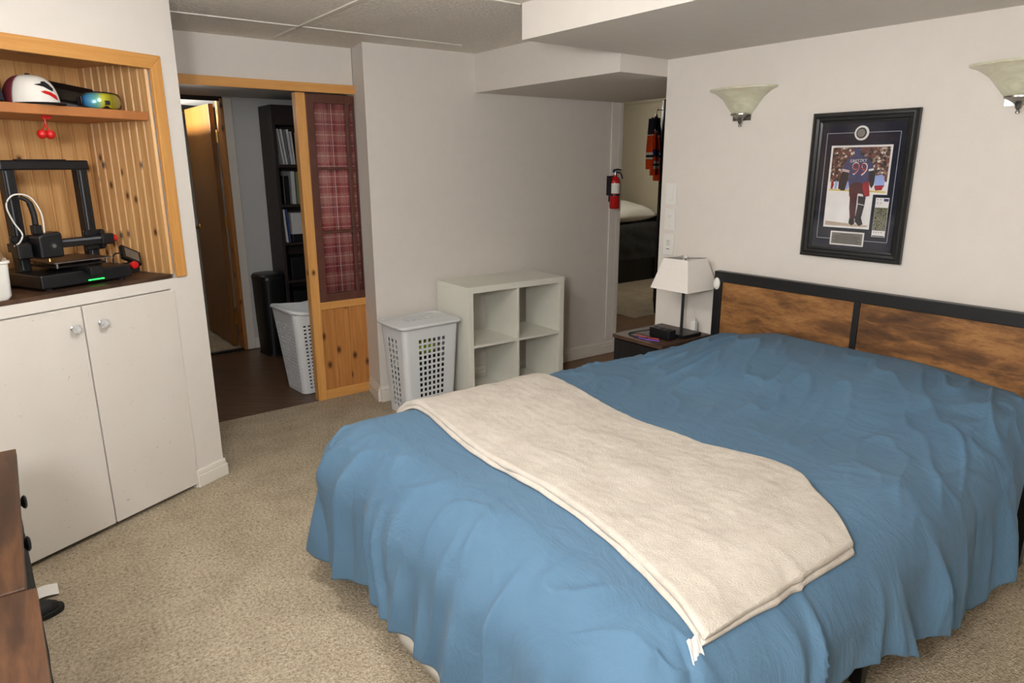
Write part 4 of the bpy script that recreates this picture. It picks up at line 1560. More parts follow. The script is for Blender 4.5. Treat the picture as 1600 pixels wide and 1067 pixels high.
for (a, b) in ((0.015, 0.006), (0.36, 0.006), (0.015, 0.31), (0.36, 0.31)):
    box('leg', 'black_metal', a, a + 0.025, b, b + 0.025, 0, 0.05, ns)

tl = thing('table_lamp', 'black stem table lamp with square white shade on nightstand', 'lamp', (2.868, 2.262, 0.6125), 0.0)
box('base', 'black_metal', -0.075, 0.075, -0.075, 0.075, 0.0, 0.018, tl, 0.003)
MB().tube([(0, 0, 0.018), (0, 0, 0.30)], 0.0105, 4).build('stem', 'black_metal', tl)
shd = MB()
b0, b1, z0, z1 = 0.122, 0.078, 0.252, 0.410
vs = []
for hw, z in ((b0, z0), (b1, z1), (b1 - 0.003, z1), (b0 - 0.003, z0)):
    vs += [(-hw, -hw, z), (hw, -hw, z), (hw, hw, z), (-hw, hw, z)]
fs = []
for i in range(4):
    for k in range(4):
        fs.append((i * 4 + k, i * 4 + (k + 1) % 4, ((i + 1) % 4) * 4 + (k + 1) % 4, ((i + 1) % 4) * 4 + k))
shd.add(vs, fs)
shd.build('lamp_shade', 'shade_linen', tl)
mb = MB()
mb.tube([(-b1, -b1, z1), (b1, b1, z1)], 0.002, 6)
mb.tube([(b1, -b1, z1), (-b1, b1, z1)], 0.002, 6)
mb.tube([(0, 0, 0.30), (0, 0, z1)], 0.004, 6)
mb.build('shade_spider', 'steel', tl)
MB().lathe([(0, z1), (0.008, z1), (0.009, z1 + 0.006), (0.004, z1 + 0.012), (0, z1 + 0.013)], 12).build('finial', 'white_plastic', tl, smooth=True)

ps = thing('power_strip', 'black desktop power block under the table lamp', 'power strip', (2.845, 2.272, 0.6125))
ps.location = (2.735, 2.27, 0.6125)
MB().box(-0.028, 0.028, -0.06, 0.075, 0, 0.052).build('block', 'black_plastic', ps, 0.006)
for k in range(3):
    MB().box(-0.012, 0.012, -0.045 + 0.04 * k, -0.02 + 0.04 * k, 0.052, 0.0535).build('socket', 'black_rubber', ps, 0.0)
ch = thing('phone_charger', 'small white charger plug standing behind the lamp base', 'charger', (2.95, 2.245, 0.6125))
MB().box(-0.014, 0.014, -0.016, 0.016, 0, 0.066).build('body', 'white_plastic', ch, 0.004)
MB().box(-0.005, 0.005, -0.010, -0.004, 0.066, 0.080).box(-0.005, 0.005, 0.004, 0.010, 0.066, 0.080).build('prong', 'white_plastic', ch)


def cable(name, mat, pts, r, label):
    o = MB().tube(smoothpts(pts, 8), r, 7).build(name, mat, None, smooth=True)
    return tag(o, label, 'cable')


ZN = 0.6165
cable('power_cable', 'black_rubber', [(2.745, 2.348, ZN + 0.03), (2.745, 2.40, ZN + 0.012), (2.71, 2.445, ZN), (2.655, 2.44, ZN), (2.632, 2.37, ZN), (2.65, 2.32, ZN), (2.70, 2.305, ZN)], 0.0032, 'black power cable looping over the nightstand top')
cable('charging_cable', 'violet_cable', [(2.645, 2.385, ZN), (2.632, 2.34, ZN), (2.637, 2.29, ZN), (2.65, 2.25, ZN), (2.662, 2.235, ZN)], 0.0028, 'violet charging cable lying on the nightstand')
cable('charging_cable', 'red_cable', [(2.672, 2.395, ZN), (2.662, 2.34, ZN), (2.672, 2.29, ZN), (2.688, 2.262, ZN)], 0.0028, 'red charging cable lying on the nightstand')
cable('wall_cable', 'grey_cable', [(2.99, 0.55, 0.13), (2.985, 0.60, 0.118), (2.978, 0.66, 0.12), (2.985, 0.76, 0.13), (2.99, 0.95, 0.16)], 0.004, 'grey cable behind the near headboard leg')

# ------------------------------------------------------------------ guest room beyond the passage
struct(box('floor_guest_carpet', 'carpet', 5.02, 7.12, 4.54, 7.7, -0.002, 0.010))
gb = thing('guest_bed', 'dark bed seen through the passage in the next room', 'bed', (5.45, 6.0, 0))
box('bed_base', 'black_metal', 0.02, 1.58, 0.06, 1.40, 0.0102, 0.38, gb)
mb = MB()
n1, n2 = 70, 40
vs = []
for i in range(n1 + 1):
    x = 1.60 * i / n1
    for j in range(n2 + 1):
        t_ = j / n2
        if t_ < 0.4:
            k = t_ / 0.4
            z = 0.30 + 0.40 * k
            y = 0.0 + 0.02 * math.sin(x * 16 + 2.5 * k) * (1 - k) + 0.018 * noise.noise(Vector((x * 5 + k * 2.5, k * 3, 0)))
        elif t_ < 0.5:
            k = (t_ - 0.4) / 0.1
            y = 0.07 * (1 - math.cos(k * PI / 2))
            z = 0.70 + 0.06 * math.sin(k * PI / 2)
        else:
            y = 0.07 + 1.3 * (t_ - 0.5) / 0.5
            z = 0.76 + 0.01 * noise.noise(Vector((x * 4, y * 4, 0)))
        vs.append((x, y, z))
mb.add(vs, [(i * (n2 + 1) + j, (i + 1) * (n2 + 1) + j, (i + 1) * (n2 + 1) + j + 1, i * (n2 + 1) + j + 1) for i in range(n1) for j in range(n2)])
bs_ = mb.build('bedspread', 'charcoal_bedding', gb)
bs_.data.polygons.foreach_set('use_smooth', [True] * len(bs_.data.polygons))
bs_.modifiers.new('thick', 'SOLIDIFY').thickness = 0.01
box('mattress', 'charcoal_bedding', 0.02, 1.58, 0.08, 1.38, 0.38, 0.745, gb, 0.03)
box('headboard', 'black_metal', 1.605, 1.645, 0.0, 1.42, 0.0102, 0.86, gb, 0.004)


def pillow(name, loc, sx_, sy_, sz_, rz, tilt, seed, label):
    bm = bmesh.new()
    bmesh.ops.create_cube(bm, size=2)
    bmesh.ops.subdivide_edges(bm, edges=bm.edges[:], cuts=14, use_grid_fill=True)
    for v_ in bm.verts:
        x, y, z = v_.co
        ax, ay = abs(x), abs(y)
        puff = (1 - ax ** 3.2) ** 0.5 * (1 - ay ** 3.2) ** 0.5 if ax < 1 and ay < 1 else 0
        pin = 1 - 0.08 * (ax * ay) * 0 - 0.07 * ((1 - ax) * ay ** 4 + (1 - ay) * ax ** 4)
        n_ = 0.12 * noise.noise(Vector((x * 1.8 + seed, y * 2.6, z))) + 0.06 * noise.noise(Vector((x * 5 + seed, y * 5, z)))
        v_.co = (x * pin * sx_, y * pin * sy_, z * sz_ * (0.06 + 0.94 * puff) + n_ * sz_ * puff)
    me = bpy.data.meshes.new(name)
    bm.to_mesh(me)
    bm.free()
    me.polygons.foreach_set('use_smooth', [True] * len(me.polygons))
    me.materials.append(M['white_cloth'])
    o = bpy.data.objects.new(name, me)
    C.objects.link(o)
    o.location = loc
    o.rotation_euler = (tilt, 0, rz)
    return tag(o, label, 'pillow')


pillow('pillow', (6.58, 6.28, 0.905), 0.45, 0.27, 0.105, math.radians(6), 0.22, 1.0, 'large white pillow on the dark guest bed')
pillow('pillow', (6.12, 6.62, 0.915), 0.36, 0.24, 0.11, math.radians(-4), 0.25, 5.0, 'second white pillow, behind the large one')

dd = thing('dark_door', 'dark door seen edge-on in the next room', 'door', (5.30, 4.56, 0.0105), math.radians(42.2))
box('slab', 'matt_black', 0, 0.74, -0.055, -0.018, 0.004, 2.08, dd, 0.002)
MB().lathe([(0, 0), (0.025, 0), (0.022, 0.008), (0.009, 0.012), (0.009, 0.03), (0.024, 0.04), (0.022, 0.058), (0, 0.062)], 16, Matrix.Translation((0.69, -0.055, 0.96)) @ Matrix.Rotation(PI / 2, 4, 'X')).build('knob', 'steel', dd, smooth=True)
# over-door hook
oh = thing('door_hook', 'black over-door hook on the dark door', 'hook', (5.30, 4.56, 0.0105), math.radians(42.2))
MB().box(0.26, 0.29, -0.060, -0.012, 2.081, 2.085).box(0.26, 0.29, -0.017, -0.012, 2.00, 2.081).box(0.26, 0.29, -0.017, 0.035, 2.00, 2.006).box(0.26, 0.29, 0.030, 0.035, 2.00, 2.03).build('hook_strap', 'black_metal', oh)

# hockey jersey hanging on that door: local x along door, y out of the door, z up
js = thing('hockey_jersey', 'orange and navy hockey jersey hanging on the dark door', 'jersey', (5.262, 4.600, 0.1055), math.radians(33))


def jersey_sheet(name, outline, zc, bands, y0):
    # outline(z)->(x0,x1); bands list (z_low, mat index)
    mb = MB()
    nz, nx_ = 60, 14
    zlo, zhi = zc
    vs = []
    for i in range(nz + 1):
        z = zlo + (zhi - zlo) * i / nz
        x0, x1 = outline(z)
        for j in range(nx_ + 1):
            t_ = j / nx_
            bulge = math.sin(t_ * PI)
            vs.append((x0 + (x1 - x0) * t_, y0 + 0.062 * bulge + 0.012 * math.sin(t_ * 14 + z * 4), z))
    n_ = nx_ + 1
    for i in range(nz):
        z = zlo + (zhi - zlo) * (i + 0.5) / nz
        mi = 0
        for (zb, mm) in bands:
            if z >= zb:
                mi = mm
        for j in range(nx_):
            mb.mi.append(mi)
            mb.f.append((i * n_ + j, (i + 1) * n_ + j, (i + 1) * n_ + j + 1, i * n_ + j + 1))
    mb.v = [tuple(p) for p in vs]
    o = mb.build(name, ['orange_cloth', 'dark_navy_cloth', 'white_cloth', 'blue_cloth'], js)
    o.data.polygons.foreach_set('use_smooth', [True] * len(o.data.polygons))
    o.modifiers.new('thick', 'SOLIDIFY').thickness = 0.012
    return o


body = jersey_sheet('torso', lambda z: (0.06 + 0.12 * sst(1.70, 1.83, z), 0.52 - 0.12 * sst(1.70, 1.83, z)), (1.28, 1.84), [(0, 0), (1.345, 2), (1.37, 1), (1.395, 2), (1.42, 0), (1.47, 3), (1.53, 0), (1.70, 2), (1.715, 1)], 0.01)
jersey_sheet('sleeve', lambda z: (-0.02 + 0.10 * sst(1.50, 1.82, z), 0.10 + 0.10 * sst(1.50, 1.82, z)), (1.34, 1.82), [(0, 0), (1.44, 2), (1.455, 1), (1.48, 2), (1.50, 0), (1.66, 2), (1.67, 1)], 0.015)
jersey_sheet('sleeve', lambda z: (0.46 - 0.10 * sst(1.50, 1.82, z), 0.58 - 0.12 * sst(1.50, 1.82, z)), (1.22, 1.82), [(0, 0), (1.44, 2), (1.455, 1), (1.48, 2), (1.50, 0), (1.66, 2), (1.67, 1)], 0.012)
MB().tube(smoothpts([(0.20, 0.04, 1.835), (0.24, 0.075, 1.80), (0.285, 0.083, 1.785), (0.33, 0.075, 1.80), (0.37, 0.04, 1.835)], 4), 0.008, 6).build('collar', 'white_cloth', js, smooth=True)
text_mesh('number', '2', 0.17, 'white_cloth', js, Matrix.Translation((0.17, 0.077, 1.62)) @ Matrix.Rotation(PI, 4, 'Z') @ Matrix.Rotation(PI / 2, 4, 'X'), 0.004)
MB().tube(smoothpts([(0.15, 0.03, 1.80), (0.275, 0.035, 1.87), (0.40, 0.03, 1.80)], 5), 0.006, 6).tube([(0.275, 0.032, 1.87), (0.275, 0.025, 1.92)], 0.003, 6).build('hanger', 'black_plastic', js)

# ------------------------------------------------------------------ dressers at the left edge
def dresser(y0, y1, rz, label, x=-0.027, knobs=True):
    d = thing('dresser', label, 'dresser', (x, y0, 0), rz, 'rustic dressers along the side wall')
    L = y1 - y0
    box('top_board', 'rustic_dresser', -0.46, 0.0, 0, L, 0.728, 0.750, d, 0.002, centre=True)
    for (a, b) in ((0.0, 0.02), (L - 0.02, L)):
        box('side_panel', 'black_metal', -0.45, -0.018, a, b, 0.10, 0.727, d)
    box('back_panel', 'black_metal', -0.455, -0.445, 0.021, L - 0.021, 0.10, 0.727, d)
    for a in (0.0, L - 0.03):
        for b in (-0.45, -0.05):
            box('leg', 'black_metal', b, b + 0.03, a, a + 0.03, 0, 0.10, d)
    for (z0, z1) in ((0.115, 0.31), (0.318, 0.513), (0.521, 0.718)):
        for (a, b) in ((0.024, L / 3 - 0.003), (L / 3 + 0.003, 2 * L / 3 - 0.003), (2 * L / 3 + 0.003, L - 0.024)):
            dw = box('drawer', 'black_cloth', -0.43, -0.016, a, b, z0, z1, d, 0.004)
            yc = (a + b) / 2
            zc = (z0 + z1) / 2 + 0.03
            if not knobs or z0 < 0.5:
                continue
            MB().lathe([(0, 0), (0.016, 0.0), (0.012, 0.004), (0.009, 0.009), (0.016, 0.013), (0.018, 0.018), (0.013, 0.022), (0, 0.023)], 14, Matrix.Translation((-0.016, yc, zc)) @ Matrix.Rotation(PI / 2, 4, 'Y')).build('pull_knob', 'black_plastic', dw, smooth=True)
    return d


dresser(1.412, 2.200, math.radians(-1.2), 'rustic brown dresser with black drawers, farther of the two', -0.042)
dresser(0.600, 1.402, 0.0, 'rustic brown dresser nearest the camera at the left photo edge', -0.026, False)

# slipper and paper on the carpet behind the dresser
sl = thing('slipper', 'black rubber slipper poking out from behind the dresser', 'slipper', (-0.085, 2.60, 0.0), math.radians(4))


def sole(w_, l_, n=24):
    return [(l_ * 0.5 * math.cos(2 * PI * k / n) - l_ * 0.03, (w_ * 0.5 + 0.012 * math.cos(2 * PI * k / n)) * math.sin(2 * PI * k / n)) for k in range(n)]


MB().prism(sole(0.085, 0.22), 0.0, 0.022).build('sole', 'black_rubber', sl, 0.005)
mb = MB()
vs = []
for i in range(13):
    a = PI * i / 12
    for j in range(6):
        x = -0.02 + 0.105 * j / 5
        w_ = 0.046 * (1 - 0.55 * (j / 5) ** 3)
        vs.append((x, -w_ * math.cos(a), 0.018 + (0.048 - 0.030 * (j / 5) ** 2) * math.sin(a)))
mb.add(vs, [(i * 6 + j, (i + 1) * 6 + j, (i + 1) * 6 + j + 1, i * 6 + j + 1) for i in range(12) for j in range(5)])
up = mb.build('strap', 'black_rubber', sl, smooth=True)
up.modifiers.new('thick', 'SOLIDIFY').thickness = 0.006
pp = MB()
vs = [(x, y, 0.004 + 0.010 * math.sin((x + 0.1) * 22) ** 2) for x in [-0.07 + 0.08 * i / 6 for i in range(7)] for y in (2.70, 2.74, 2.78)]
pp.add(vs, [(i * 3 + j, (i + 1) * 3 + j, (i + 1) * 3 + j + 1, i * 3 + j + 1) for i in range(6) for j in range(2)])
po = pp.build('paper_slip', 'paper_white', None)
po.modifiers.new('thick', 'SOLIDIFY').thickness = 0.001
tag(po, 'crumpled white paper slip on carpet beside the slipper', 'paper')

# ------------------------------------------------------------------ things on the alcove shelf (local frame of the cupboard wall)
def cw_thing(name, label, cat, loc, rz=0.0, group=None):
    p = P0 + Matrix.Rotation(ANG, 3, 'Z') @ Vector(loc)
    return thing(name, label, cat, p, ANG + rz, group)


def cap(label, loc, rz, mats, emblem):
    c = cw_thing('baseball_cap', label, 'cap', loc, rz, 'baseball caps on the alcove shelf')
    # crown: front (-y) panel in mats[0], rear in mats[1]
    nu_, nv_ = 40, 14
    for nm, a0, a1, mt in (('front_panel', PI * 1.08, PI * 1.92, mats[0]), ('back_panel', -PI * 0.08, PI * 1.08, mats[1])):
        mb = MB()
        vs = []
        for i in range(nu_ + 1):
            a = a0 + (a1 - a0) * i / nu_
            for j in range(nv_ + 1):
                t_ = j / nv_ * PI / 2
                r = 0.088 * (math.cos(t_) ** 0.62)
                z = 0.108 * math.sin(t_)
                fy = 1.12 if math.sin(a) < 0 else 1.18
                vs.append((r * math.cos(a), r * fy * math.sin(a), z))
        n_ = nv_ + 1
        mb.add(vs, [(i * n_ + j, (i + 1) * n_ + j, (i + 1) * n_ + j + 1, i * n_ + j + 1) for i in range(nu_) for j in range(nv_)])
        o = mb.build(nm, mt, c, smooth=True)
        o.modifiers.new('thick', 'SOLIDIFY').thickness = 0.003
    MB().lathe([(0, 0.108), (0.009, 0.109), (0.008, 0.114), (0, 0.116)], 12).build('button', mats[2], c, smooth=True)
    # brim
    mb = MB()
    vs = []
    for i in range(21):
        a = PI * 1.12 + PI * 0.76 * i / 20
        for j in range(5):
            k = j / 4
            x = 0.088 * math.cos(a)
            y = 0.098 * math.sin(a) - 0.058 * k * math.sin(PI * i / 20) ** 0.7
            vs.append((x, y, 0.004 + 0.002 * k - 0.0 * abs(x)))
    mb.add(vs, [(i * 5 + j, (i + 1) * 5 + j, (i + 1) * 5 + j + 1, i * 5 + j + 1) for i in range(20) for j in range(4)])
    o = mb.build('brim', mats[2], c, smooth=True)
    o.modifiers.new('thick', 'SOLIDIFY').thickness = 0.003

    def on_crown(px, pz, lift):
        # project flat emblem coordinates on the crown front
        sz = max(0.0, min(0.999, pz / 0.108))
        r = 0.088 * ((1 - sz * sz) ** 0.31)
        x = max(-r * 0.98, min(r * 0.98, px))
        y = -1.12 * math.sqrt(max(0, r * r - x * x))
        return (x, y - lift, pz)
    for nm, mt, poly, lift in emblem:
        # fan-triangulated patch following the crown, with thickness
        cx = sum(p[0] for p in poly) / len(poly)
        cz = sum(p[1] for p in poly) / len(poly)
        vs = []
        rings = 5
        for k in range(rings + 1):
            for p in poly:
                vs.append(on_crown(cx + (p[0] - cx) * k / rings, cz + (p[1] - cz) * k / rings, lift))
        n_ = len(poly)
        mb = MB()
        mb.add(vs, [(k * n_ + i, k * n_ + (i + 1) % n_, (k + 1) * n_ + (i + 1) % n_, (k + 1) * n_ + i) for k in range(rings) for i in range(n_)])
        o = mb.build(nm, mt, c)
        o.modifiers.new('thick', 'SOLIDIFY').thickness = 0.0016
    return c


E1 = [('emblem_head', 'black_cloth', [(-0.030, 0.070), (-0.004, 0.064), (0.012, 0.056), (0.030, 0.050), (0.034, 0.060), (0.022, 0.074), (0.010, 0.084), (-0.004, 0.082), (-0.008, 0.075)], 0.003),
      ('emblem_body', 'red_plastic', [(-0.018, 0.046), (-0.004, 0.050), (0.016, 0.046), (0.040, 0.036), (0.044, 0.020), (0.030, 0.024), (0.010, 0.034), (-0.010, 0.040)], 0.003)]
cap('white and burgundy cap with black and red emblem', (-0.545, 0.125, 1.716), math.radians(2), ('white_cloth', 'burgundy_cloth', 'black_cloth'), E1)
E2 = [('emblem_patch', 'white_cloth', [(-0.03, 0.035), (-0.01, 0.028), (0.02, 0.030), (0.035, 0.045), (0.03, 0.065), (0.01, 0.078), (-0.015, 0.072), (-0.03, 0.055)], 0.003),
      ('emblem_mark', 'tin_grey', [(-0.018, 0.045), (0.0, 0.038), (0.02, 0.044), (0.018, 0.056), (0.0, 0.062), (-0.014, 0.056)], 0.0052)]
cap('dark navy cap with pale round emblem at the left edge', (-0.742, 0.12, 1.716), math.radians(-18), ('dark_navy_cloth', 'dark_navy_cloth', 'black_cloth'), E2)

bxd = cw_thing('card_box', 'small tan box under the tilted black case', 'box', (-0.345, 0.24, 1.7155), 0.1)
MB().box(-0.075, 0.075, -0.045, 0.045, 0, 0.030).build('body', 'tan_card', bxd, 0.002)
MB().box(-0.076, 0.076, -0.046, 0.046, 0.030, 0.036).build('lid', 'tan_card', bxd, 0.001)
cse = cw_thing('game_case', 'flat black case with pale lettering tilted on a tan box', 'case', (-0.335, 0.205, 1.762), math.radians(-12))
cse.rotation_euler = (math.radians(38), math.radians(8), ANG + math.radians(-14))
MB().box(-0.085, 0.085, -0.07, 0.07, 0, 0.018).build('cover', 'black_plastic', cse, 0.003)
MB().box(-0.07, 0.07, -0.0712, -0.0702, 0.003, 0.015).build('spine_print', 'tin_grey', cse)
MB().box(-0.06, 0.06, -0.05, 0.02, 0.0182, 0.0188).build('cover_print', 'puck_black', cse)

gg = cw_thing('ski_goggles', 'ski goggles with iridescent yellow-green lens on the alcove shelf', 'goggles', (-0.292, 0.085, 1.7165), math.radians(-8))
lens = MB()
vs = []
for i in range(25):
    t_ = -1 + 2 * i / 24
    for j in range(9):
        k = -1 + 2 * j / 8
        hh = 0.030 * (1 - 0.12 * t_ * t_) * (1 - max(0, abs(t_) - 0.72) ** 2 * 6)
        notch = 0.012 * math.exp(-(t_ / 0.16) ** 2) if k < 0 else 0
        vs.append((0.074 * t_, -0.032 + 0.036 * t_ * t_ + 0.006 * k * k, 0.032 + hh * k + notch * (-k)))
lens.add(vs, [(i * 9 + j, (i + 1) * 9 + j, (i + 1) * 9 + j + 1, i * 9 + j + 1) for i in range(24) for j in range(8)])
lo2 = lens.build('lens', 'goggle_lens', gg, smooth=True)
lo2.modifiers.new('thick', 'SOLIDIFY').thickness = 0.002
fr_ = MB()
edge = []
for i in range(25):
    edge.append(vs[i * 9 + 8])
for i in range(24, -1, -1):
    edge.append(vs[i * 9])
edge.append(edge[0])
fr_.tube([(p[0], p[1] + 0.006, p[2]) for p in edge], 0.0055, 8)
fr_.build('goggle_frame', 'black_plastic', gg, smooth=True)
stp = MB()
pts = [(0.074, 0.006), (0.080, 0.04), (0.05, 0.075), (0.0, 0.085), (-0.05, 0.075), (-0.080, 0.04), (-0.074, 0.006)]
sp_ = smoothpts([(a, b, 0.03) for a, b in pts], 6)
n_ = len(sp_)
stp.add([(p.x, p.y, 0.014) for p in sp_] + [(p.x, p.y, 0.046) for p in sp_], [(i, i + 1, n_ + i + 1, n_ + i) for i in range(n_ - 1)])
s2 = stp.build('strap', 'black_cloth', gg, smooth=True)
s2.modifiers.new('thick', 'SOLIDIFY').thickness = 0.003
MB().box(-0.010, 0.010, -0.0375, -0.034, 0.018, 0.034).build('nose_vent', 'black_plastic', gg, 0.003)

# cherry ornament hung under the shelf
cy = cw_thing('cherry_ornament', 'red cherry shaped ornament hanging below the alcove shelf', 'ornament', (-0.545, 0.07, 1.680))
mb = MB()
mb.box(-0.006, 0.028, -0.004, 0.004, -0.012, 0.0)
mb.tube(smoothpts([(0.004, 0, -0.006), (0.003, 0, -0.03), (-0.012, 0, -0.055)], 4), 0.0028, 7)
mb.tube(smoothpts([(0.004, 0, -0.006), (0.005, 0, -0.03), (0.014, 0, -0.055)], 4), 0.0028, 7)
mb.build('stem', 'red_plastic', cy, smooth=True)
for xx in (-0.0145, 0.0155):
    MB().lathe([(0, -0.018), (0.010, -0.015), (0.0165, -0.006), (0.0175, 0.002), (0.012, 0.013), (0.004, 0.015), (0, 0.012)], 18, Matrix.Translation((xx, 0, -0.067))).build('cherry', 'red_plastic', cy, smooth=True)

# ------------------------------------------------------------------ 3D printer on the cabinet top
ZP = 1.0295
pr = cw_thing('desktop_printer', 'black open-frame 3D printer standing in the pine alcove', 'printer', (-0.475, 0.225, ZP), math.radians(0))
box('base_housing', 'black_plastic', -0.185, 0.185, -0.165, 0.165, 0.008, 0.062, pr, 0.006)
for a in (-0.15, 0.15):
    for b in (-0.14, 0.14):
        MB().lathe([(0, 0), (0.014, 0), (0.016, 0.008), (0, 0.008)], 12, Matrix.Translation((a, b, 0))).build('foot', 'black_rubber', pr)
for s_ in (-1, 1):
    c_ = MB()
    x0 = s_ * 0.142
    c_.box(x0 - 0.022, x0 + 0.022, 0.0, 0.040, 0.062, 0.455)
    cc = c_.build('upright', 'black_metal', pr, 0.003)
    for q in (-0.01, 0.01):
        box('groove_slot', 'tin_grey' if q < 0 else 'black_rubber', x0 + q - 0.0025, x0 + q + 0.0025, -0.0008, 0.0, 0.07, 0.45, cc)
tb = box('top_beam', 'black_plastic', -0.172, 0.172, -0.004, 0.046, 0.452, 0.490, pr, 0.006)
MB().box(-0.10, 0.085, 0.004, 0.036, 0.490, 0.4935).build('beam_recess', 'black_rubber', tb)
box('gantry_rail', 'black_metal', -0.20, 0.175, -0.045, -0.008, 0.146, 0.180, pr, 0.002)
box('gantry_highlight', 'tin_grey', -0.10, 0.15, -0.0462, -0.045, 0.168, 0.176, pr)
for s_ in (-1, 1):
    MB().box(s_ * 0.142 - 0.045, s_ * 0.142 + 0.045, -0.012, -0.002, 0.12, 0.205).build('roller_plate', 'black_plastic', pr, 0.006)
    for (a, b) in ((-0.032, 0.135), (0.032, 0.135), (-0.032, 0.192), (0.032, 0.192)):
        MB().lathe([(0, -0.005), (0.011, -0.005), (0.013, 0), (0.011, 0.005), (0, 0.005)], 12, Matrix.Translation((s_ * 0.142 + a, -0.017, b)) @ Matrix.Rotation(PI / 2, 4, 'X')).build('wheel', 'black_rubber', pr, smooth=True)
mb = MB()
mb.box(0.150, 0.205, -0.052, -0.012, 0.142, 0.186)
mb.build('belt_tensioner', 'black_plastic', pr, 0.005)
MB().lathe([(0, 0), (0.015, 0), (0.016, 0.004), (0.016, 0.014), (0.012, 0.017), (0, 0.017)], 16, Matrix.Translation((0.205, -0.032, 0.164)) @ Matrix.Rotation(PI / 2, 4, 'Y')).build('tension_knob', 'red_plastic', pr, smooth=True)
# print head
hd = MB()
hd.prism([(-0.142, 0.118), (-0.052, 0.118), (-0.050, 0.212), (-0.062, 0.218), (-0.126, 0.212), (-0.142, 0.205)], -0.118, -0.050, Matrix(((1, 0, 0, 0), (0, 0, 1, 0), (0, 1, 0, 0), (0, 0, 0, 1))))
hdo = hd.build('print_head', 'black_plastic', pr, 0.008)
MB().lathe([(0.0, 0.0), (0.020, 0.0), (0.020, 0.003), (0.009, 0.003), (0.009, 0.001), (0.0, 0.001)], 20, Matrix.Translation((-0.090, -0.118, 0.165)) @ Matrix.Rotation(PI / 2, 4, 'X')).build('fan_ring', 'black_rubber', hdo)
MB().lathe([(0.0, 0.002), (0.009, 0.002), (0.008, 0.005), (0.0, 0.005)], 16, Matrix.Translation((-0.090, -0.118, 0.165)) @ Matrix.Rotation(PI / 2, 4, 'X')).build('fan_hub', 'steel', hdo)
MB().box(-0.135, -0.105, -0.09, -0.06, 0.212, 0.246).build('cable_socket', 'black_plastic', hdo, 0.003)
MB().lathe([(0.006, 0.098), (0.003, 0.118), (0, 0.118)], 10, Matrix.Translation((-0.095, -0.085, 0))).build('nozzle', 'brass', hdo)
box('motor', 'black_metal', -0.205, -0.150, -0.085, -0.045, 0.122, 0.178, pr, 0.005)
MB().tube(smoothpts([(-0.120, -0.075, 0.245), (-0.112, -0.06, 0.29), (-0.118, -0.05, 0.335), (-0.140, -0.04, 0.352)], 6), [0.011] * 12 + [0.008] * 7, 8).build('cable_sleeve', 'black_rubber', pr, smooth=True)
MB().tube(smoothpts([(-0.095, -0.08, 0.215), (-0.092, -0.075, 0.29), (-0.115, -0.06, 0.352), (-0.165, -0.05, 0.362), (-0.192, -0.04, 0.325), (-0.178, -0.04, 0.262), (-0.160, -0.05, 0.215), (-0.178, -0.06, 0.186), (-0.205, -0.07, 0.172)], 7), 0.0030, 8).build('filament_tube', 'white_plastic', pr, smooth=True)
# heated bed on its carriage
box('print_plate', 'rustic_dark', -0.118, 0.118, -0.150, 0.090, 0.098, 0.102, pr, 0.001)
box('plate_edge', 'steel', -0.118, 0.118, -0.1508, -0.1500, 0.098, 0.1015, pr)
box('plate_carriage', 'black_metal', -0.10, 0.10, -0.13, 0.07, 0.078, 0.084, pr)
for (a, b) in ((-0.10, -0.135), (0.10, -0.135), (-0.10, 0.075), (0.10, 0.075)):
    MB().lathe([(0, 0.078), (0.005, 0.078), (0.005, 0.098), (0, 0.098)], 8, Matrix.Translation((a, b, 0))).build('levelling_spring', 'steel', pr)
box('y_rail', 'black_metal', -0.020, 0.020, -0.20, 0.17, 0.062, 0.078, pr, 0.002)
yt = MB().box(-0.026, 0.026, -0.222, -0.195, 0.046, 0.078).build('y_tensioner', 'black_plastic', pr, 0.004)
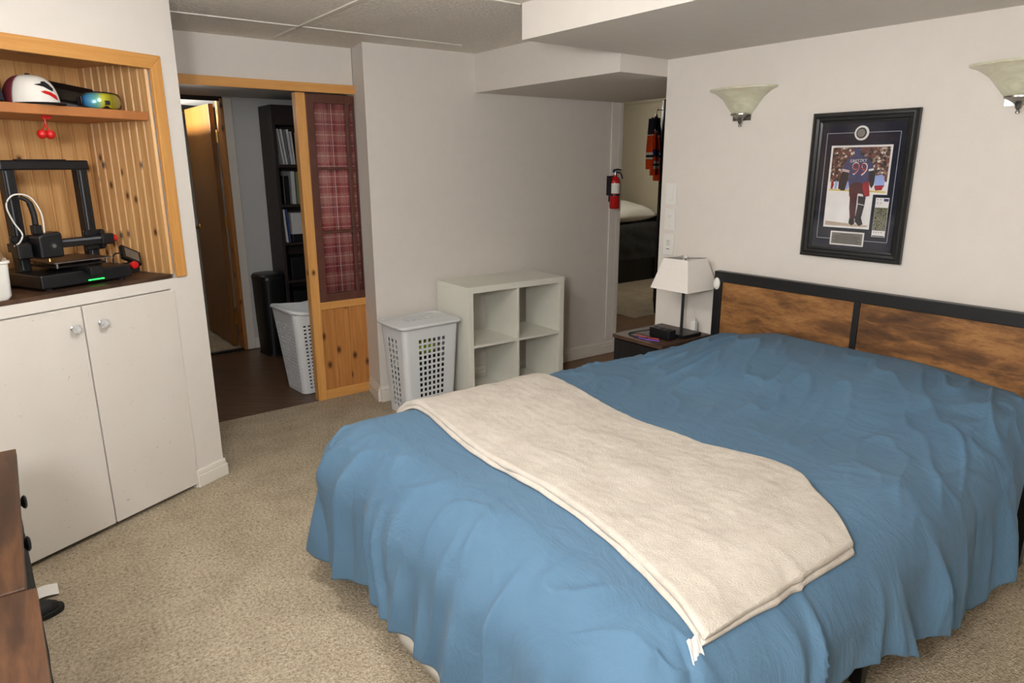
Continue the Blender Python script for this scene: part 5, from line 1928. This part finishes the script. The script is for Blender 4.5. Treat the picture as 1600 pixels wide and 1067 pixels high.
# side arm carrying the control screen with a red knob
arm = box('screen_arm', 'black_metal', 0.185, 0.235, -0.150, -0.095, 0.020, 0.062, pr, 0.004)
MB().lathe([(0, 0), (0.015, 0), (0.016, 0.005), (0.015, 0.014), (0, 0.016)], 16, Matrix.Translation((0.205, -0.151, 0.055)) @ Matrix.Rotation(PI / 2, 4, 'X')).build('control_knob', 'red_plastic', pr, smooth=True)
scm = Matrix.Translation((0.250, -0.075, 0.085)) @ Matrix.Rotation(math.radians(28), 4, 'Y') @ Matrix.Rotation(math.radians(-38), 4, 'X')
scr = MB()
scr.box(-0.048, 0.048, -0.010, 0.010, -0.036, 0.036, scm)
sc = scr.build('control_screen', 'black_plastic', pr, 0.005)
MB().box(-0.034, 0.034, -0.0108, -0.0100, -0.024, 0.024, scm).build('display', 'plaque_grey', sc)
MB().tube(smoothpts([(0.150, -0.10, 0.06), (0.165, -0.09, 0.098), (0.195, -0.085, 0.103), (0.225, -0.078, 0.10)], 5), 0.0035, 7).build('screen_cable', 'black_rubber', pr, smooth=True)
for xx, mt in ((-0.004, 'led_green'), (0.011, 'led_white')):
    MB().lathe([(0, 0), (0.0035, 0), (0.003, 0.002), (0, 0.0026)], 10, Matrix.Translation((xx + 0.02, -0.166, 0.048)) @ Matrix.Rotation(PI / 2, 4, 'X')).build('indicator', mt, pr)
box('green_strip', 'led_green', -0.005, 0.060, -0.1675, -0.1655, 0.018, 0.022, pr)

# white tub with a filament spool standing in it, cut by the left photo edge
tubp = cw_thing('storage_tub', 'white plastic tub at the left end of the cabinet top', 'tub', (-0.872, 0.075, ZP), 0)


def tub_ring(w_, d_):
    return rrect(w_, d_, 0.02)


mb = loft([(tub_ring(0.155, 0.115), 0.0), (tub_ring(0.172, 0.128), 0.012), (tub_ring(0.180, 0.136), 0.128), (tub_ring(0.190, 0.146), 0.132), (tub_ring(0.190, 0.146), 0.140),
           (tub_ring(0.176, 0.132), 0.140), (tub_ring(0.170, 0.126), 0.016)], False)
n_ = 24
mb.f.append(tuple(range(n_ - 1, -1, -1)))
mb.f.append(tuple(6 * n_ + k for k in range(n_)))
mb.mi += [0, 0]
mb.build('body', 'white_plastic', tubp, smooth=True)
mb = MB()
mb.box(0.092, 0.104, -0.02, 0.02, 0.112, 0.146)
mb.build('clip', 'white_plastic', tubp, 0.003)
spn = cw_thing('filament_spool', 'clear brown filament spool standing inside the white tub', 'spool', (-0.865, 0.075, ZP + 0.1175), math.radians(6))
rot = Matrix.Rotation(PI / 2, 4, 'X')
for yy in (-0.032, 0.028):
    MB().lathe([(0.026, yy), (0.092, yy), (0.094, yy + 0.002), (0.092, yy + 0.004), (0.026, yy + 0.004), (0.026, yy)], 40, rot).build('flange', 'smoke_plastic', spn, smooth=True)
MB().lathe([(0.026, -0.027), (0.080, -0.027), (0.080, 0.027), (0.026, 0.027), (0.026, -0.027)], 40, rot).build('filament', 'tan_card', spn, smooth=True)
